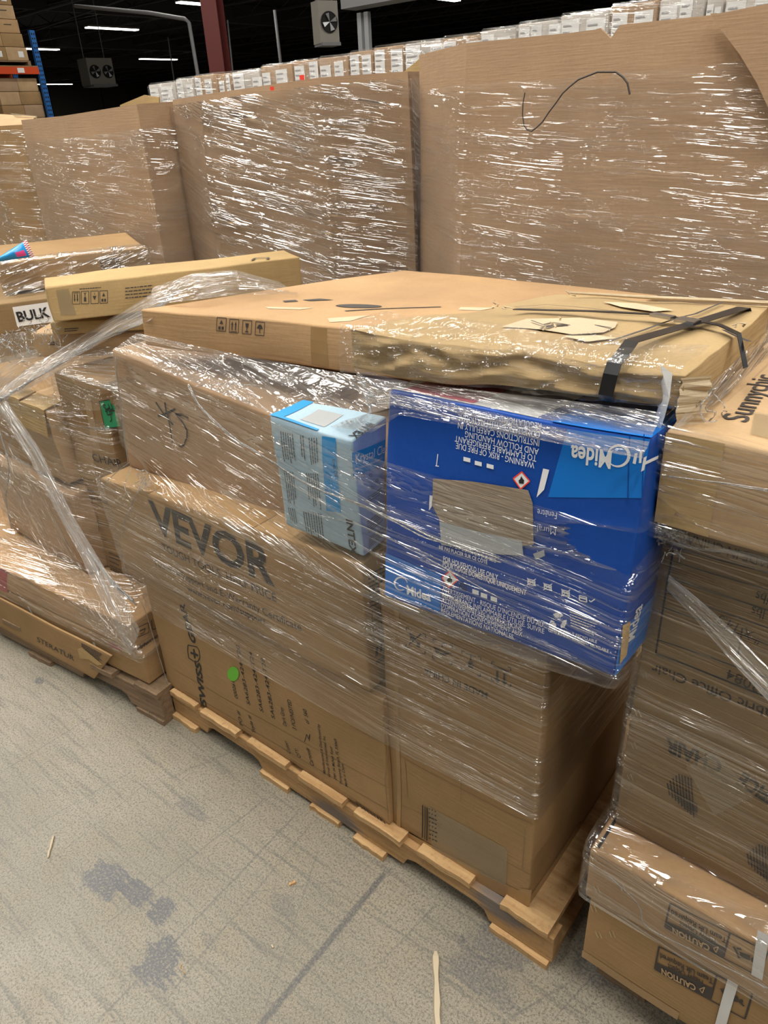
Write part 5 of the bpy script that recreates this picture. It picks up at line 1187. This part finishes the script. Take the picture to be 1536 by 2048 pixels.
sliver(G(871, 1905), G(876, 2075), .017, .008, 'long pale splintered wood stick lying on the concrete in front of the new pallet', 1, 'wood_pale')
sliver(G(108, 1673), G(96, 1717), .008, .005, 'short grey wood splinter lying alone on the concrete far from the pallets', 2, 'wood_pale')
sliver(G(578, 1771), G(592, 1764), .010, .004, 'small bright yellow wood chip on the floor before the new pallet', 3, 'wood_new', 'wood_chip')
sliver(G(543, 1891), G(547, 1897), .005, .003, 'tiny pale wood crumb on the floor below the yellow chip', 4, 'wood_pale', 'wood_chip')
sliver(G(360, 1930), G(370, 1950), .002, .002, 'thin yellow straw on the floor by the dark scuffs', 5, 'wood_new', 'wood_chip')

# ================================================================== STRETCH FILM ON THE LOADS
# middle load
Ftop = [np.array(c) for c in F1C]
P, UV = wrap_hull([swC, mcC, vvC, brC, IC, MC], .385, 1.085, off=.013)
Vz = P.reshape(-1, 3)
film_mid = None
P2 = P.copy(); 
sh = sheet('stretch_wrap', P, UV, 'film', None, wr=.0012, fv=30, seed=1)
tag(sh, 'clear stretch film pulled round the middle load of blue and brown cartons', 'stretch film')
# extra gathered bands running over the blue boxes
def onf(x, y, Y=.79): return hy(x, y, Y)
rope('twisted_strand', [hy(376, 770, .90), hy(400, 815, .89), hy(470, 880, .87), hy(600, 960, .845), hy(720, 1010, .82), hy(860, 1075, .785), hy(1000, 1120, .77)], .0028, sh, 3, 1, lab='white twisted film strand')
rope('twisted_strand', [hy(376, 775, .905), hy(400, 772, .90), hy(450, 768, .93), hy(520, 772, .95)], .0012, sh, 2, 2)
rope('twisted_strand', [hy(590, 1020, .83), hy(720, 1048, .82), hy(840, 1110, .785), hy(1010, 1200, .775)], .0010, sh, 2, 3)
rope('twisted_strand', [hy(258, 926, .86), hy(215, 960, .85), hy(205, 975, .85)], .0012, sh, 2, 4)
rope('twisted_strand', [hz(262, 935, .80), hz(245, 975, .79), hz(268, 1005, .78), hy(262, 1010, .855)], .0016, sh, 2, 5)
rope('twisted_strand', [hz(290, 945, .80), hz(275, 985, .80), hy(262, 1010, .855), hy(245, 1050, .86), hy(243, 1085, .865), hy(250, 1140, .87), hy(290, 1220, .87), hy(345, 1400, .865)], .0013, sh, 2, 6)
rope('twisted_strand', [hz(300, 960, .80), hz(318, 990, .80), hz(330, 1000, .80)], .0013, sh, 2, 7)
rope('twisted_strand', [hy(230, 715, .93), hy(240, 800, .925), hy(250, 880, .92), hy(256, 925, .915)], .0018, sh, 3, 8)
# film drawn from the long carton up to the flats
La = [hy(225, 700, .925), hy(330, 742, .925), hy(440, 785, .925), hy(545, 828, .925), hy(640, 850, .90), hy(770, 790, .85)]
Lb = [F1C[3] + [-.005, -.012, .030], F1C[3] * .7 + F1C[2] * .3 + [0, -.014, .012], F1C[3] * .45 + F1C[2] * .55 + [0, -.016, .004], F1C[2] * .85 + F1C[3] * .15 + [0, -.02, -.004], F2C[3] + [-.01, .02, -.006], F2C[3] + [.03, .0, -.008], F2C[3] * .55 + F2C[2] * .45 + [0, -.01, -.006], F2C[2] + [-.02, -.012, -.006]]
La = La[:-1] + [hy(745, 865, .835), hy(800, 830, .818), hy(1040, 872, .816), hy(1285, 915, .812)]
film('film_glare', .10, .34, gloss=1.8, vs=60, us=3.5, bump=.9, tilt=.2)
band('film_band', La, Lb, 'film_glare', sh, n=120, m=40, wr=.004, seed=7, label='shiny film drawn up over the dark gap')
# bundle from the flat carton down to the left load and over the long carton
band('film_bundle', [hz(395, 548, 1.205), hz(300, 590, 1.16), hz(180, 660, 1.06), hz(60, 735, .98), hz(-10, 790, .95)], [hz(300, 640, 1.18), hz(230, 668, 1.10), hz(150, 715, 1.03), hz(70, 750, .97), hz(10, 800, .95)], 'film_bundle', sh, wr=.006, seed=8, fv=60)
band('film_bundle', [hy(305, 575, 1.2), hz(385, 547, 1.215), hz(470, 540, 1.215), hz(560, 565, 1.16)], [hy(300, 610, 1.0), hz(395, 600, 1.215), hz(480, 590, 1.215), hz(600, 590, 1.20)], 'film_glare', sh, wr=.004, seed=9)
rope('twisted_strand', [hz(345, 590, 1.2), hz(290, 640, 1.15), hz(200, 680, 1.06), hz(100, 735, .99), hz(0, 800, .96)], .004, sh, 4, 9)
# small crinkled film knots
def knot(ctr, r, n, seed, parent, sz=(1, .6, 1)):
    n = n * 2; rnd = random.Random(seed); pr = []
    for k in range(n):
        P_k = [np.array(ctr) + np.array([rnd.uniform(-1, 1) * r * sz[0], rnd.uniform(-1, 1) * r * sz[1], rnd.uniform(-1, 1) * r * sz[2]])]
        d_ = np.array([rnd.uniform(-1, 1), rnd.uniform(-.5, .5), rnd.uniform(-1, 1)])
        for q_ in range(7): d_ = d_ + np.array([rnd.uniform(-1, 1), rnd.uniform(-.6, .6), rnd.uniform(-1, 1)]) * .5; P_k.append(P_k[-1] + nz(d_) * min(r * .12, .004))
        pr.append(tube(P_k, [rnd.uniform(.0004, .0014) for _ in P_k], 5))
    return link('film_knot', *join(pr), 'film_rope', parent, smooth=True)
knot(hz(285, 955, .81), .02, 10, 3, sh)
# left load
lfC1, lfC2 = [np.array(c) for c in lf1.C], [np.array(c) for c in lf2.C]
P, UV = wrap_hull([lf1.C, lf2.C, ch.C, l2.C, l3.C, l4.C], .215, .985, off=.014, blend=.02)
sl = sheet('stretch_wrap', P, UV, 'film', None, wr=.002, fv=28, seed=13)
tag(sl, 'clear stretch film pulled round the left load above the old pallet', 'stretch film')
band('film_bundle', [hy(-5, 820, .88), hy(60, 920, .86), hy(110, 1020, .84), hy(160, 1110, .82), hy(215, 1230, .80), hy(262, 1310, .80)], [hy(10, 800, .90), hy(75, 890, .88), hy(145, 1030, .86), hy(200, 1120, .85), hy(250, 1200, .83), hy(280, 1260, .81)], 'film_bundle', sl, wr=.006, seed=14, fv=50)
band('film_bundle', [hy(-20, 1000, .87), hy(30, 1040, .86), hy(90, 1140, .82), hy(170, 1240, .80), hy(270, 1318, .80)], [hy(20, 880, .88), hy(70, 960, .86), hy(150, 1110, .82), hy(215, 1230, .80), hy(275, 1300, .80)], 'film', sl, wr=.006, seed=15, fv=50)
band('film_band', [hz(-20, 720, 1.0), hz(60, 700, 1.0), hz(160, 690, 1.0), hz(300, 690, 1.02)], [hy(-20, 860, .93), hy(40, 790, .94), hy(110, 748, .955), hy(232, 785, .955)], 'film_glare', sl, wr=.008, seed=16, fv=30)
knot(hz(30, 690, 1.03), .05, 40, 17, sl, (1.2, .8, .8)); knot(hz(90, 660, 1.07), .05, 24, 18, sl)
rope('twisted_strand', [hy(175, 1100, .87), hy(200, 1130, .86), hy(215, 1155, .85), hy(240, 1180, .84), hy(270, 1205, .84)], .005, sl, 5, 19)
rope('twisted_strand', [hy(-5, 850, .90), hy(20, 930, .88), hy(10, 1000, .88), hy(25, 1060, .87)], .003, sl, 3, 20)
rope('twisted_strand', [hy(120, 845, .955), hy(180, 855, .955), hy(245, 862, .955)], .0018, sl, 3, 21)
knot(G(315, 1435) + [0, 0, .012], .02, 10, 22, sl, (1.6, .6, .5))
# furthest left cartons' film
a = t1.C; P = []
for i in range(50):
    f = i / 49; P.append([(a[0] * (1 - f) + a[1] * f) + np.array([.012, -.004, .012 - .235 * j / 29]) + (np.array([-.04, 0, .0]) if j == 0 else 0) for j in range(30)])
P = np.array(P); UV = np.zeros((50, 30, 2)); UV[:, :, 0] = np.linspace(0, .7, 50)[:, None]; UV[:, :, 1] = np.linspace(0, .24, 30)[None, :]
sheet('film_sheet', P, UV, 'film_glare', sl, wr=.006, fv=30, seed=23)
# near corner load
P, UV = wrap_hull([ld_.C, oc.C, sn.C], .318, 1.215, off=.012)
sr = sheet('stretch_wrap', P, UV, 'film', None, wr=.0012, fv=30, seed=31)
tag(sr, 'clear stretch film pulled round the near corner load of chair and caution cartons', 'stretch film')
band('film_bundle', [hy(1338, 1150, .90), hy(1400, 1200, .90), hy(1470, 1262, .89), hy(1580, 1380, .88)], [hy(1332, 1180, .90), hy(1390, 1240, .90), hy(1450, 1310, .89), hy(1560, 1430, .88)], 'film_bundle', sr, wr=.004, seed=32, fv=60)
rope('twisted_strand', [hy(1345, 1082, .895), hy(1362, 1096, .895), hy(1400, 1098, .895), hy(1440, 1092, .895), hy(1490, 1105, .895), hy(1580, 1140, .895)], .0028, sr, 4, 33)
knot(hy(1340, 1070, .89), .022, 34, 34, sr); knot(hy(1312, 1045, .90), .012, 14, 35, sr, (.6, .6, 1.6)); knot(hz(1400, 820, 1.215), .03, 12, 36, sr, (1, 1, .15))
rope('twisted_strand', [hy(1340, 950, .85), hy(1400, 958, .85), hy(1470, 968, .85), hy(1560, 985, .85)], .0016, sr, 3, 37)
rope('twisted_strand', [hy(1218, 1750, .838), hy(1240, 1775, .838), hy(1268, 1790, .838), hy(1288, 1822, .838), hy(1284, 1838, .838), hy(1270, 1840, .838), hy(1300, 1860, .838), hy(1370, 1895, .838), hy(1450, 1935, .838), hy(1550, 1985, .838)], .0016, sr, 3, 38)
# film drawn tight from the flat lettered carton up past the crumpled one
band('film_band', [hz(1345, 860, 1.215), hz(1400, 790, 1.225), hz(1460, 735, 1.235), hz(1560, 640, 1.25)], [hz(1352, 862, 1.212), hz(1440, 800, 1.212), hz(1500, 745, 1.212), hz(1590, 655, 1.212)], 'film_glare', sr, wr=.004, seed=39)

for o in list(SC.objects):
    if '_o' in o: del o['_o']
    for k in ('_cx', '_cy'):
        if k in o: del o[k]
